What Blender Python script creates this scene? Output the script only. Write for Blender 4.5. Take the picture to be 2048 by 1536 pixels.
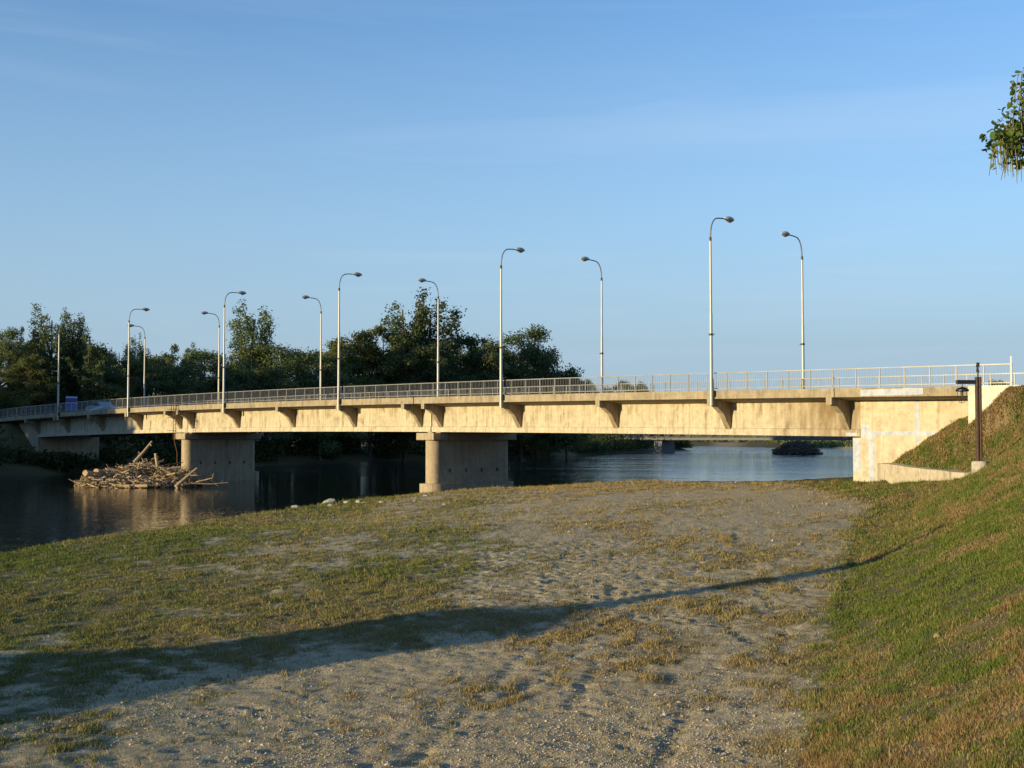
import bpy, bmesh, math, random
import numpy as np
from mathutils import Vector, Matrix
R = math.radians
rng = np.random.default_rng(7); random.seed(7)
S = bpy.context.scene
for o in list(bpy.data.objects): bpy.data.objects.remove(o)
COL = S.collection

# ------------------------------------------------------------------ camera (eye at the origin, water 4.25 m below)
F = 2500.0; PITCH = math.atan(105 / F); WATER = -4.25
cam = bpy.data.cameras.new('camera'); cam.lens = F / 2048 * 36; cam.sensor_width = 36; cam.clip_start = .1; cam.clip_end = 9000
co = bpy.data.objects.new('camera', cam); COL.objects.link(co)
co.location = (0, 0, 0); co.rotation_euler = (R(90) + PITCH, 0, 0); S.camera = co
def ray(px, py):
    u = (px - 1024) / F; v = (768 - py) / F; c, s = math.cos(PITCH), math.sin(PITCH)
    return np.array((u, c - v * s, s + v * c))
def at_y(px, py, Y): d = ray(px, py); return d * (Y / d[1])
def at_z(px, py, Z): d = ray(px, py); return d * (Z / d[2])

# ------------------------------------------------------------------ light
SUN_EL = R(7.5)
SUN_H = (-.825, -.565)                                   # towards the sun, on the ground
SUN_AZ = math.atan2(SUN_H[0], SUN_H[1])                 # clockwise from +Y
sl = bpy.data.lights.new('sun', 'SUN'); sl.energy = 4.1; sl.angle = R(.5); sl.color = (1, .80, .43)
so = bpy.data.objects.new('sun', sl); COL.objects.link(so)
sd = Vector((math.sin(SUN_AZ) * math.cos(SUN_EL), math.cos(SUN_AZ) * math.cos(SUN_EL), math.sin(SUN_EL)))
so.rotation_euler = sd.to_track_quat('Z', 'Y').to_euler(); so.location = (-40, -30, 30)
W = bpy.data.worlds.new('World'); S.world = W; W.use_nodes = True
nt = W.node_tree; nt.nodes.clear()
def nd(t, kind, **kw):
    n = t.nodes.new(kind)
    for k, v in kw.items(): setattr(n, k, v)
    return n
sky = nd(nt, 'ShaderNodeTexSky', sky_type='NISHITA', sun_disc=False, sun_elevation=SUN_EL, sun_rotation=SUN_AZ, altitude=100, air_density=.85, dust_density=0, ozone_density=3.0)
bg = nd(nt, 'ShaderNodeBackground'); wo = nd(nt, 'ShaderNodeOutputWorld')
tc = nd(nt, 'ShaderNodeTexCoord'); mp = nd(nt, 'ShaderNodeMapping')
mp.inputs['Rotation'].default_value = (0, R(9), 0); mp.inputs['Scale'].default_value = (1.3, 1.3, 16)
nz = nd(nt, 'ShaderNodeTexNoise'); nz.inputs['Scale'].default_value = 1.7; nz.inputs['Detail'].default_value = 7; nz.inputs['Roughness'].default_value = .55; nz.inputs['Distortion'].default_value = .6
rp = nd(nt, 'ShaderNodeValToRGB'); rp.color_ramp.elements[0].position = .52; rp.color_ramp.elements[1].position = .84
rp.color_ramp.elements[1].color = (.17, .17, .17, 1)
mx = nd(nt, 'ShaderNodeMixRGB'); mx.inputs[2].default_value = (2.7, 3.1, 3.6, 1)
L = nt.links.new
L(tc.outputs['Generated'], mp.inputs[0]); L(mp.outputs[0], nz.inputs['Vector']); L(nz.outputs[0], rp.inputs[0]); L(rp.outputs[0], mx.inputs[0])
# pale, slightly dulled air low over the horizon
sx = nd(nt, 'ShaderNodeSeparateXYZ'); hr = nd(nt, 'ShaderNodeValToRGB'); hm = nd(nt, 'ShaderNodeMixRGB')
e_ = hr.color_ramp.elements; e_[0].position = 0; e_[0].color = (.98, .98, .98, 1); e_[1].position = .34; e_[1].color = (0, 0, 0, 1); q_ = e_.new(.07); q_.color = (.92, .92, .92, 1); q_ = e_.new(.167); q_.color = (.5, .5, .5, 1)
hm.inputs[2].default_value = (1.42, 1.94, 2.42, 1)
L(tc.outputs['Generated'], sx.inputs[0]); L(sx.outputs[2], hr.inputs[0]); L(hr.outputs[0], hm.inputs[0]); L(sky.outputs[0], hm.inputs[1])
L(hm.outputs[0], mx.inputs[1]); L(mx.outputs[0], bg.inputs[0]); L(bg.outputs[0], wo.inputs[0])
bg.inputs[1].default_value = .15
S.view_settings.view_transform = 'Standard'; S.view_settings.look = 'None'; S.view_settings.gamma = 1
S.view_settings.exposure = .82
S.cycles.use_denoising = True; S.cycles.max_bounces = 8; S.cycles.transparent_max_bounces = 8

# ------------------------------------------------------------------ helpers
def tag(o, label=None, cat=None, group=None, kind=None):
    if label: o['label'] = label
    if cat: o['category'] = cat
    if group: o['group'] = group
    if kind: o['kind'] = kind
    return o
def empty(name, loc=(0, 0, 0), rz=0):
    o = bpy.data.objects.new(name, None); o.empty_display_size = .3; COL.objects.link(o)
    o.location = loc; o.rotation_euler = (0, 0, rz); return o
def link(name, me, mat=None, parent=None, loc=(0, 0, 0)):
    o = bpy.data.objects.new(name, me); COL.objects.link(o); o.location = loc
    if mat and not me.materials: me.materials.append(mat)
    if parent: o.parent = parent
    return o
def np_mesh(name, V, Fc, attrs=None, smooth=False):
    """V (n,3), Fc (m,k) with k 3 or 4; attrs name -> (n,) floats or (n,4) colours"""
    V = np.asarray(V, np.float32); Fc = np.asarray(Fc, np.int32); k = Fc.shape[1]
    me = bpy.data.meshes.new(name)
    me.vertices.add(len(V)); me.vertices.foreach_set('co', V.ravel())
    me.loops.add(Fc.size); me.loops.foreach_set('vertex_index', Fc.ravel())
    me.polygons.add(len(Fc)); me.polygons.foreach_set('loop_start', np.arange(0, Fc.size, k, dtype=np.int32))
    me.polygons.foreach_set('use_smooth', np.full(len(Fc), smooth))
    me.update(calc_edges=True)
    for n, a in (attrs or {}).items():
        if a.ndim == 1:
            at = me.attributes.new(n, 'FLOAT', 'POINT'); at.data.foreach_set('value', a.astype(np.float32))
        else:
            at = me.attributes.new(n, 'FLOAT_COLOR', 'POINT'); at.data.foreach_set('color', a.astype(np.float32).ravel())
    return me
def bm_mesh(name, bm, smooth=False):
    bmesh.ops.recalc_face_normals(bm, faces=bm.faces)
    me = bpy.data.meshes.new(name); bm.to_mesh(me); bm.free()
    if smooth:
        me.polygons.foreach_set('use_smooth', [True] * len(me.polygons))
        me.set_sharp_from_angle(angle=R(38))
    return me
class MB:
    """collects shapes that become one mesh"""
    def __init__(s): s.bm = bmesh.new()
    def box(s, x0, x1, y0, y1, z0, z1, bev=0):
        vs = [s.bm.verts.new((x, y, z)) for x in (x0, x1) for y in (y0, y1) for z in (z0, z1)]
        fs = [s.bm.faces.new([vs[i] for i in q]) for q in ((0, 1, 3, 2), (4, 6, 7, 5), (0, 4, 5, 1), (2, 3, 7, 6), (0, 2, 6, 4), (1, 5, 7, 3))]
        if bev:
            es = list({e for f in fs for e in f.edges}); bmesh.ops.bevel(s.bm, geom=es, offset=bev, segments=1, affect='EDGES')
        return s
    def tube(s, pts, r0, r1=None, n=8, cap=True):
        pts = [Vector(p) for p in pts]; r1 = r0 if r1 is None else r1; rings = []
        for i, p in enumerate(pts):
            d = (pts[min(i + 1, len(pts) - 1)] - pts[max(i - 1, 0)]).normalized()
            a = d.orthogonal().normalized() if i == 0 else (a - d * a.dot(d)).normalized()
            b = d.cross(a); r = r0 + (r1 - r0) * i / (len(pts) - 1)
            rings.append([s.bm.verts.new(p + (a * math.cos(k * 2 * math.pi / n) + b * math.sin(k * 2 * math.pi / n)) * r) for k in range(n)])
        for A, B in zip(rings, rings[1:]):
            for k in range(n): s.bm.faces.new((A[k], A[(k + 1) % n], B[(k + 1) % n], B[k]))
        if cap: s.bm.faces.new(rings[0][::-1]); s.bm.faces.new(rings[-1])
        return s
    def lathe(s, prof, n=16, c=(0, 0, 0)):
        rings = [[s.bm.verts.new((c[0] + r * math.cos(k * 2 * math.pi / n), c[1] + r * math.sin(k * 2 * math.pi / n), c[2] + z)) for k in range(n)] for r, z in prof]
        for A, B in zip(rings, rings[1:]):
            for k in range(n): s.bm.faces.new((A[k], A[(k + 1) % n], B[(k + 1) % n], B[k]))
        s.bm.faces.new(rings[0][::-1]); s.bm.faces.new(rings[-1]); return s
    def loft(s, sections, close=True):
        rings = [[s.bm.verts.new(p) for p in sec] for sec in sections]; n = len(rings[0])
        for A, B in zip(rings, rings[1:]):
            for k in range(n): s.bm.faces.new((A[k], A[(k + 1) % n], B[(k + 1) % n], B[k]))
        if close: s.bm.faces.new(rings[0][::-1]); s.bm.faces.new(rings[-1])
        return s
    def prism(s, poly, z0, z1):
        return s.loft([[(x, y, z0) for x, y in poly], [(x, y, z1) for x, y in poly]])
    def build(s, name, mat, parent=None, loc=(0, 0, 0), smooth=False):
        return link(name, bm_mesh(name, s.bm, smooth), mat, parent, loc)
def copy_tree(o, parent=None):
    c = o.copy(); COL.objects.link(c); c.parent = parent
    for ch in list(o.children): copy_tree(ch, c)
    return c

# ---- numpy value noise
_P = rng.random((512, 512))
def vnoise(x, y):
    xi = np.floor(x).astype(int); yi = np.floor(y).astype(int); fx = x - xi; fy = y - yi
    fx = fx * fx * (3 - 2 * fx); fy = fy * fy * (3 - 2 * fy); g = lambda a, b: _P[a % 512, b % 512]
    return (g(xi, yi) * (1 - fx) + g(xi + 1, yi) * fx) * (1 - fy) + (g(xi, yi + 1) * (1 - fx) + g(xi + 1, yi + 1) * fx) * fy
def fbm(x, y, o=4, lac=2.03, gain=.5):
    s = 0; a = 1; t = 0
    for i in range(o): s = s + a * vnoise(x + 17.3 * i, y + 9.1 * i); t += a; a *= gain; x = x * lac; y = y * lac
    return s / t
def sm(x, a, b): t = np.clip((x - a) / (b - a), 0, 1); return t * t * (3 - 2 * t)

# ------------------------------------------------------------------ materials
def mat(name, rough=.8, spec=.3):
    m = bpy.data.materials.new(name); m.use_nodes = True; t = m.node_tree; b = t.nodes['Principled BSDF']
    b.inputs['Roughness'].default_value = rough; b.inputs['Specular IOR Level'].default_value = spec
    return m, t, b
def noise(t, vec, scale, detail=5, rough=.55, dist=0, mapscale=None):
    if mapscale:
        m = nd(t, 'ShaderNodeMapping'); m.inputs['Scale'].default_value = mapscale; t.links.new(vec, m.inputs[0]); vec = m.outputs[0]
    n = nd(t, 'ShaderNodeTexNoise'); n.inputs['Scale'].default_value = scale; n.inputs['Detail'].default_value = detail
    n.inputs['Roughness'].default_value = rough; n.inputs['Distortion'].default_value = dist
    t.links.new(vec, n.inputs['Vector']); return n.outputs[0]
def ramp(t, fac, stops):
    r = nd(t, 'ShaderNodeValToRGB'); e = r.color_ramp.elements
    while len(e) < len(stops): e.new(.5)
    for el, (p, c) in zip(e, stops): el.position = p; el.color = (*c, 1) if len(c) == 3 else c
    t.links.new(fac, r.inputs[0]); return r.outputs[0]
def mix(t, fac, a, b, mode='MIX'):
    m = nd(t, 'ShaderNodeMixRGB', blend_type=mode)
    for i, v in ((0, fac), (1, a), (2, b)):
        if isinstance(v, (int, float)): m.inputs[i].default_value = v
        elif isinstance(v, tuple): m.inputs[i].default_value = (*v, 1)
        else: t.links.new(v, m.inputs[i])
    return m.outputs[0]
def bump(t, b, h, strength=.3, dist=.02):
    n = nd(t, 'ShaderNodeBump'); n.inputs['Strength'].default_value = strength; n.inputs['Distance'].default_value = dist
    t.links.new(h, n.inputs['Height']); t.links.new(n.outputs[0], b.inputs['Normal']); return n
def obj_co(t): return nd(t, 'ShaderNodeTexCoord').outputs['Object']
def attr(t, name): return nd(t, 'ShaderNodeAttribute', attribute_name=name).outputs
def plain(name, c, rough=.6, var=.25, scale=3, metal=0, spec=.4):
    m, t, b = mat(name, rough, spec); v = obj_co(t)
    n = noise(t, v, scale, 5)
    L_ = ramp(t, n, [(.3, tuple(x * (1 - var) for x in c)), (.7, tuple(min(1, x * (1 + var)) for x in c))])
    t.links.new(L_, b.inputs['Base Color']); b.inputs['Metallic'].default_value = metal
    return m
def concrete(name, c, stain=(.15, .12, .085), drip=.5, blotch=.5, board=.5, endstain=False):
    """weathered cast concrete: board marks, vertical runs of dirt, blotches"""
    m, t, b = mat(name, .9, .15); v = obj_co(t)
    lo = noise(t, v, .55, 6, .65, .4); mott = noise(t, v, 3.2, 8, .72)
    gate = ramp(t, noise(t, v, .9, 4, .6, .6), [(.40, (.08,) * 3), (.60, (1,) * 3)])
    runs = noise(t, v, 1.0, 5, .65, .3, (2.3, 2.3, .2)); thin = noise(t, v, 1.0, 4, .6, .15, (7, 7, .35)); boards = noise(t, v, 1.0, 3, .5, 0, (9, 9, .12))
    base = ramp(t, mott, [(.34, tuple(x * .72 for x in c)), (.5, c), (.66, tuple(min(1, x * 1.16) for x in c))])
    base = mix(t, ramp(t, boards, [(.42, (0, 0, 0)), (.62, (board,) * 3)]), base, tuple(x * .78 for x in c))
    sz = nd(t, 'ShaderNodeSeparateXYZ'); t.links.new(v, sz.inputs[0]); zr = nd(t, 'ShaderNodeMapRange')     # runs start at the top edge
    zr.inputs[1].default_value = .2; zr.inputs[2].default_value = 2.3; zr.inputs[3].default_value = -.035; zr.inputs[4].default_value = .075; t.links.new(sz.outputs[2], zr.inputs[0])
    ad = nd(t, 'ShaderNodeMath', operation='ADD'); t.links.new(runs, ad.inputs[0]); t.links.new(zr.outputs[0], ad.inputs[1]); runs = ad.outputs[0]
    base = mix(t, mix(t, 1, ramp(t, runs, [(.48, (0, 0, 0)), (.66, (drip,) * 3)]), gate, 'MULTIPLY'), base, stain)
    base = mix(t, mix(t, 1, ramp(t, thin, [(.52, (0, 0, 0)), (.64, (drip * .6,) * 3)]), gate, 'MULTIPLY'), base, tuple(.6 * x + .4 * y for x, y in zip(stain, c)))
    base = mix(t, ramp(t, thin, [(.34, (.4,) * 3), (.44, (0, 0, 0))]), base, tuple(min(.75, x * 1.22) for x in c))
    base = mix(t, ramp(t, lo, [(.5, (0, 0, 0)), (.68, (blotch,) * 3)]), base, tuple((x + y) / 2 for x, y in zip(c, stain)))
    sj = nd(t, 'ShaderNodeSeparateXYZ'); t.links.new(v, sj.inputs[0])          # joints between form panels
    m1 = nd(t, 'ShaderNodeMath', operation='MULTIPLY'); m1.inputs[1].default_value = 1 / 1.22; t.links.new(sj.outputs[0], m1.inputs[0])
    m2 = nd(t, 'ShaderNodeMath', operation='FRACT'); t.links.new(m1.outputs[0], m2.inputs[0])
    m3 = nd(t, 'ShaderNodeMath', operation='LESS_THAN'); m3.inputs[1].default_value = .03; t.links.new(m2.outputs[0], m3.inputs[0])
    base = mix(t, mix(t, 1, mix(t, 1, m3.outputs[0], (.55,) * 3, 'MULTIPLY'), ramp(t, mott, [(.4, (.2,) * 3), (.6, (1,) * 3)]), 'MULTIPLY'), base, stain)
    if endstain:                                          # seepage at the deck joint over the right abutment
        sp = nd(t, 'ShaderNodeSeparateXYZ'); t.links.new(v, sp.inputs[0]); mr = nd(t, 'ShaderNodeMapRange')
        mr.inputs[1].default_value = -5.6; mr.inputs[2].default_value = -1.5; mr.inputs[4].default_value = .9; t.links.new(sp.outputs[0], mr.inputs[0])
        base = mix(t, mix(t, 1, mr.outputs[0], ramp(t, noise(t, v, 1.0, 5, .6, .5, (1.5, 1.5, .35)), [(.34, (.25,) * 3), (.62, (1,) * 3)]), 'MULTIPLY'), base, (.17, .115, .06))
    t.links.new(base, b.inputs['Base Color'])
    bump(t, b, mix(t, .5, noise(t, v, 14, 6, .6), boards), .35, .02)
    return m
M = {}
M['girder'] = concrete('girder concrete', (.47, .415, .315), (.17, .125, .075), .9, .5, .45, True)
M['fascia'] = concrete('fascia concrete', (.31, .26, .185), (.13, .10, .065), .6, .65, .2)
M['pier'] = concrete('pier concrete', (.38, .31, .22), (.11, .075, .05), .6, .45, .8)
M['abut'] = concrete('abutment concrete', (.48, .425, .325), (.28, .215, .13), .6, .5, .15)
M['pale'] = concrete('pale rendered concrete', (.58, .545, .45), (.4, .33, .22), .35, .3, .1)
M['patch'] = concrete('repair mortar', (.40, .43, .50), (.33, .34, .36), .3, .3, .1)
M['masonry'] = concrete('rough masonry', (.46, .40, .30), (.14, .11, .08), .75, .5, .3)
M['galv'] = plain('galvanised steel', (.27, .265, .26), .42, .16, 1.5, .35)
M['bar'] = plain('dull steel bars', (.27, .27, .28), .6, .2, 2, .2)
M['arm'] = plain('grey arm steel', (.15, .15, .155), .5, .2, 3, .2)
M['pole'] = plain('pale pole paint', (.37, .36, .345), .42, .1, 1.2, .25)
M['dark_metal'] = plain('dark steel', (.035, .034, .035), .5, .3, 6)
M['rust'] = plain('rusty steel', (.13, .06, .03), .85, .4, 6)
M['lamp_head'] = plain('grey lamp casting', (.42, .42, .41), .5, .15, 3, .2)
M['lamp_glass'] = plain('amber lamp glass', (.30, .21, .11), .18, .25, 6, 0, .6)
M['brown_wood'] = plain('dark stained timber', (.07, .04, .025), .6, .35, 9)
M['black'] = plain('black paint', (.012, .012, .013), .4, .2, 6)
M['asphalt'] = plain('asphalt', (.05, .05, .05), .9, .25, 8)
M['stone'] = plain('pale broken concrete', (.36, .335, .29), .95, .3, 5)
M['tan'] = plain('tan stone', (.24, .17, .10), .95, .3, 9)
M['log'] = plain('weathered log', (.36, .25, .15), .9, .4, 7)
M['log_dark'] = plain('wet log', (.13, .09, .055), .8, .4, 7)
M['bark'] = plain('bark', (.075, .06, .045), .95, .35, 5)
M['truss'] = plain('grey truss paint', (.085, .09, .095), .6, .25, 2)
M['sign_blue'] = plain('sign blue', (.05, .17, .80), .4, .1, 3)
M['sign_red'] = plain('sign red', (.5, .02, .03), .4, .1, 3)
M['sign_white'] = plain('sign white', (.75, .76, .78), .4, .05, 3)
M['white_paint'] = plain('white paint', (.72, .70, .66), .5, .1, 8)
M['red_paint'] = plain('red paint', (.45, .05, .03), .5, .1, 8)
M['car_paint'] = plain('pale blue car paint', (.27, .32, .38), .25, .05, 2, .2, .6)
M['glass'] = plain('dark glass', (.02, .025, .03), .08, .1, 2, 0, .7)
M['rubber'] = plain('tyre rubber', (.02, .02, .02), .85, .2, 8)
M['caster_brown'] = plain('caster_brown', (.20, .15, .09), .95, .4, 8)  # brown of the added, unseen shadow caster

def leaf_mat(name, c, c2, trans=.38):
    m, t, b = mat(name, .55, .25); a = attr(t, 'tint')
    oi = nd(t, 'ShaderNodeObjectInfo')
    col = mix(t, a[2], c, c2)
    hs = nd(t, 'ShaderNodeHueSaturation'); t.links.new(col, hs.inputs['Color'])
    mr = nd(t, 'ShaderNodeMapRange'); mr.inputs[3].default_value = .75; mr.inputs[4].default_value = 1.25
    t.links.new(oi.outputs['Random'], mr.inputs[0]); t.links.new(mr.outputs[0], hs.inputs['Value'])
    t.links.new(hs.outputs[0], b.inputs['Base Color'])
    tr = nd(t, 'ShaderNodeBsdfTranslucent'); t.links.new(hs.outputs[0], tr.inputs[0])
    ms = nd(t, 'ShaderNodeMixShader'); ms.inputs[0].default_value = trans
    t.links.new(b.outputs[0], ms.inputs[1]); t.links.new(tr.outputs[0], ms.inputs[2])
    t.links.new(ms.outputs[0], t.nodes['Material Output'].inputs[0]); return m
M['willow'] = leaf_mat('willow leaves', (.090, .120, .036), (.155, .165, .056))
M['poplar'] = leaf_mat('poplar leaves', (.062, .098, .036), (.125, .150, .058))
M['shrub'] = leaf_mat('shrub leaves', (.030, .048, .016), (.07, .085, .024))
M['catalpa'] = leaf_mat('catalpa leaves', (.050, .095, .016), (.12, .17, .03), .35)
M['pod'] = leaf_mat('catalpa pods', (.10, .13, .035), (.20, .16, .06), .1)

def vcol_mat(name, rough=.9, spec=.15, trans=0):
    m, t, b = mat(name, rough, spec); a = attr(t, 'col')
    t.links.new(a[0], b.inputs['Base Color'])
    if trans:
        tr = nd(t, 'ShaderNodeBsdfTranslucent'); t.links.new(a[0], tr.inputs[0])
        ms = nd(t, 'ShaderNodeMixShader'); ms.inputs[0].default_value = trans
        t.links.new(b.outputs[0], ms.inputs[1]); t.links.new(tr.outputs[0], ms.inputs[2])
        t.links.new(ms.outputs[0], t.nodes['Material Output'].inputs[0])
    return m
M['grass'] = vcol_mat('grass blades', .7, .2, .25)
M['gravel'] = vcol_mat('gravel stones')
M['drift'] = vcol_mat('driftwood')

# ------------------------------------------------------------------ bridge frame: s runs left along the near girder face, t runs across
UX, UY = -.678, .735; VX, VY = .735, .678; OX, OY = 17.92, 65.8
def bw(s, t): return (OX + UX * s + VX * t, OY + UY * s + VY * t)
def st(X, Y): dx, dy = X - OX, Y - OY; return dx * UX + dy * UY, dx * VX + dy * VY
BROT = math.atan2(-UY, -UX)
def s_at(px, t):
    r = (px - 1024) / F; return (OX + VX * t - r * (OY + VY * t)) / (-UX + r * UY)
_ks = [-60, -30, -9, 0, 8.07, 16.75, 25.6, 33.9, 44.6, 53.3, 62.3, 70.5, 81, 89.4, 98.8, 107, 119, 135, 220]
_kz = [1.9, 2.1, 2.30, 2.50, 2.61, 2.70, 2.78, 2.83, 2.86, 2.88, 2.89, 2.88, 2.83, 2.72, 2.60, 2.41, 2.08, 1.7, 1.2]
_cf = np.polyfit(_ks[1:-2], _kz[1:-2], 4)
def zf(s): return float(np.polyval(_cf, s)) if -22 < s < 122 else float(np.interp(s, _ks, _kz))

# ------------------------------------------------------------------ ground
NEAR_BANK = [(-40, -80), (-30, -20), (-24, 15), (-19.6, 38), (-17.4, 44), (-16.2, 50), (-14.3, 62), (-11.9, 75), (-9.2, 84), (-6.2, 88.2), (0, 89.5), (5.5, 86), (11.2, 79.4), (16.6, 72.6), (22.5, 75), (30, 90), (60, 180), (100, 320), (118, 440), (84, 560), (20, 690), (-90, 820), (-300, 1000)]
FAR_BANK = [(-420, 760), (-130, 620), (-20, 560), (40, 470), (57, 395), (8, 262), (-20, 215), (-42, 166), (-49, 146), (-52.5, 127), (-55, 112), (-64, 60), (-75, 0), (-90, -80)]
RIVER = np.array(NEAR_BANK + FAR_BANK, float)
def bank_dist(X, Y):
    """distance to the waterline, negative in the river; and distance to the near bank alone"""
    n = len(RIVER); ins = np.zeros(X.shape, bool); d2 = np.full(X.shape, 1e12); dn = np.full(X.shape, 1e12)
    for i in range(n):
        (x0, y0), (x1, y1) = RIVER[i], RIVER[(i + 1) % n]
        c = ((y0 > Y) != (y1 > Y)) & (X < (x1 - x0) * (Y - y0) / ((y1 - y0) or 1e-9) + x0); ins ^= c
        ex, ey = x1 - x0, y1 - y0; u = np.clip(((X - x0) * ex + (Y - y0) * ey) / (ex * ex + ey * ey), 0, 1)
        dd = (X - x0 - u * ex) ** 2 + (Y - y0 - u * ey) ** 2
        if i not in (len(NEAR_BANK) - 1, n - 1): d2 = np.minimum(d2, dd)
        if i < len(NEAR_BANK) - 1: dn = np.minimum(dn, dd)
    d = np.sqrt(d2); return np.where(ins, -d, d), np.sqrt(dn)
def xc(Y): return np.interp(Y, [0, 44, 50, 54.4, 64.5, 70], [5, 16.66, 18.75, 20.45, 19.35, 18.9])
def base_h(X, Y):
    d, dn = bank_dist(X, Y)
    near = (dn <= np.abs(d) + 1e-6) & (Y < 130)
    plane = -4.31 + .0309 * np.clip(X, -40, 40) + .0205 * np.clip(Y, -5, 80)
    plane = plane + .6 * sm(X, 15, 20) * sm(-Y, -63, -54)
    plane = plane - np.interp(X, [-20, -8, 0, 8, 17], [.3, 1.3, 1.3, .5, 0]) * np.exp(-np.maximum(d, 0) / 11) * sm(Y, 45, 62) * (Y < 100)
    plane = np.maximum(plane, -4.02 - .12 * sm(Y, 60, 80))
    # dyke the photographer stands on
    foot = -1.65 - .38 * np.maximum(np.abs(Y - .3) - .9 + .0 * X, 0)
    plane = np.where(Y < 13, np.maximum(plane, np.minimum(foot, -1.65)), plane)
    slope = np.interp(Y, [0, 33, 48, 58, 70], [.42, .46, .60, .97, .97])
    emb = -1.4 + slope * (X - xc(Y))
    k = .35; hi = np.maximum(plane, emb) + k * np.exp(-np.abs(plane - emb) / k) * .35
    wall_x = 18.9 + (64.2 - Y) * (1.1 / 9.2)
    step = (Y > 54.6) & (Y < 65.5) & (X < wall_x + .35)
    hi = np.where(step, plane, hi)
    hi = np.where(Y > 66, np.minimum(hi, plane + np.maximum(0, 2.5 - .5 * (Y - 66))), hi)
    hi = np.minimum(hi, 2.3 - .25 * np.exp(-np.abs(hi - 2.3) / .5))
    s, t = st(X, Y)
    hi = np.where((s > -.6) & (t > -.25), plane, hi)
    # approach embankments under the road, both ends
    for sgn, s0, top in ((-1, -9.8, 2.15), (1, 112.5, 2.0)):
        ds = np.maximum((s0 - s) * -sgn if sgn < 0 else (s0 - s), 0) if sgn > 0 else np.maximum(s - s0, 0)
        dt = np.maximum(np.maximum(-1.2 - t, t - 8.2), 0)
        zz = np.where(sgn < 0, top, np.interp(s, [100, 119, 135, 220], [2.0, 1.85, 1.5, 1.0]))
        e = zz - .6 * np.sqrt(ds * ds + dt * dt)
        if sgn < 0: e = np.where(t < -1.2, np.where(t < -3.0, -9, 2.25 - 1.05 * np.sqrt(np.maximum(s + 9.6, 0) ** 2 + np.minimum(t + 2.2, 0) ** 2)), e)
        hi = np.where((s < 20) if sgn < 0 else (s > 60), np.maximum(hi, e), hi)
    # other banks: low, wooded or sandy
    far = WATER + 2.3 * (1 - np.exp(-np.maximum(d, 0) / 5)) + .9 * (1 - np.exp(-np.maximum(d, 0) / 40))
    sandy = WATER + .07 * np.maximum(d, 0)
    sandy = np.minimum(sandy, -1.5 + .002 * np.maximum(d, 0))
    left = ~near & (X < UX * 0 + .16 * Y + 30)
    sE = np.interp(s, [60, 119, 135, 220], [2.0, 1.85, 1.5, 1.0])
    dtE = np.maximum(np.maximum(-1.2 - t, t - 8.2), 0); dsE = np.maximum(112.5 - s, 0)
    far = np.maximum(far, sE - .6 * np.sqrt(dtE ** 2 + dsE ** 2))
    land = np.where(near | ((X > 10) & (Y < 130)), hi, np.where(left & (Y < 640), far, sandy))
    land = np.minimum(land, WATER + np.where(near, .62, .8) * np.maximum(d, 0) + .06 * np.minimum(np.maximum(d, 0), 1)) if True else land
    return np.where(d > 0, land, WATER - .06 + np.maximum(.5 * d, -2.5)), d

def gp(px, py):                     # where a ground feature of the riverside lot lies
    p = at_z(px, py, -3.6)
    for _ in range(6):
        h, _d = base_h(np.array([p[0]]), np.array([p[1]])); p = at_z(px, py, min(float(h[0]), -.3))
    return p[0], p[1]
def blob(X, Y, x, y, rx, ry, a=0.):
    c, s = math.cos(a), math.sin(a); dx, dy = X - x, Y - y
    return np.exp(-(((dx * c + dy * s) / rx) ** 2 + ((-dx * s + dy * c) / ry) ** 2))
def cover(X, Y, d):  # noqa
    """how grassy (0..1) and how dry (0..1) the lot is"""
    emb = X - (np.minimum(xc(Y), 19.2) - 5.9 + .032 * np.minimum(Y, 60))
    n1 = fbm(X * .32, Y * .2, 4); n2 = fbm(X * 1.3 + 40, Y * .9, 4); n3 = fbm(X * .11 + 9, Y * .08 + 3, 3)
    n4 = fbm(X * 3.6 + 11, Y * 2.6 + 5, 3)
    g = .53 + .85 * (n1 - .5) + 1.0 * (n2 - .5) + 1.0 * (n4 - .5)
    g += .17 * sm(-X, -1.5, 12) + .30 * sm(-d, -7, -1)                 # left side and river edge
    g -= .62 * sm(-Y, -21, -15) * sm(-X, -4.6, -1.0) * sm(X, -13, -4)              # bare gravel close by
    g -= .42 * blob(X, Y, .8, 38, 2.2, 9) + .32 * blob(X, Y, 3, 31, 1.6, 6) + .45 * blob(X, Y, -2.5, 21.5, 4.5, 2.0, .5)
    g -= .40 * blob(X, Y, 11.0, 52, 3.6, 13, -.2) + .22 * blob(X, Y, 4, 60, 5, 7)
    g += .30 * blob(X, Y, -4.2, 31, 4.2, 5) + .2 * blob(X, Y, -1.5, 27, 5, 2.5)
    on = sm(emb, -.7, .5)
    g = g * (1 - on) + on * (.98 + .7 * (n2 - .5) + .45 * (n4 - .5))
    dry = .42 + .9 * (n3 - .5) + .5 * (n2 - .5) + .5 * (n4 - .5)
    dry += .38 * sm(X, -2, 5) * (1 - on) + .25 * sm(Y, 38, 60) - .12 * sm(-X, 2, 9)
    dry = dry * (1 - on) + on * (.47 + .9 * (n4 - .5) + 1.0 * (fbm(X * .55 + 3, Y * .45, 3) - .5) + .30 * sm(X - xc(Y), -.6, 2.0) - .42 * blob(X, Y, 7.6, 26, 2.5, 6, -.28) + .32 * sm(-Y, -17, -12))
    return np.clip(g, 0, 1), np.clip(dry, 0, 1), on
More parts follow.
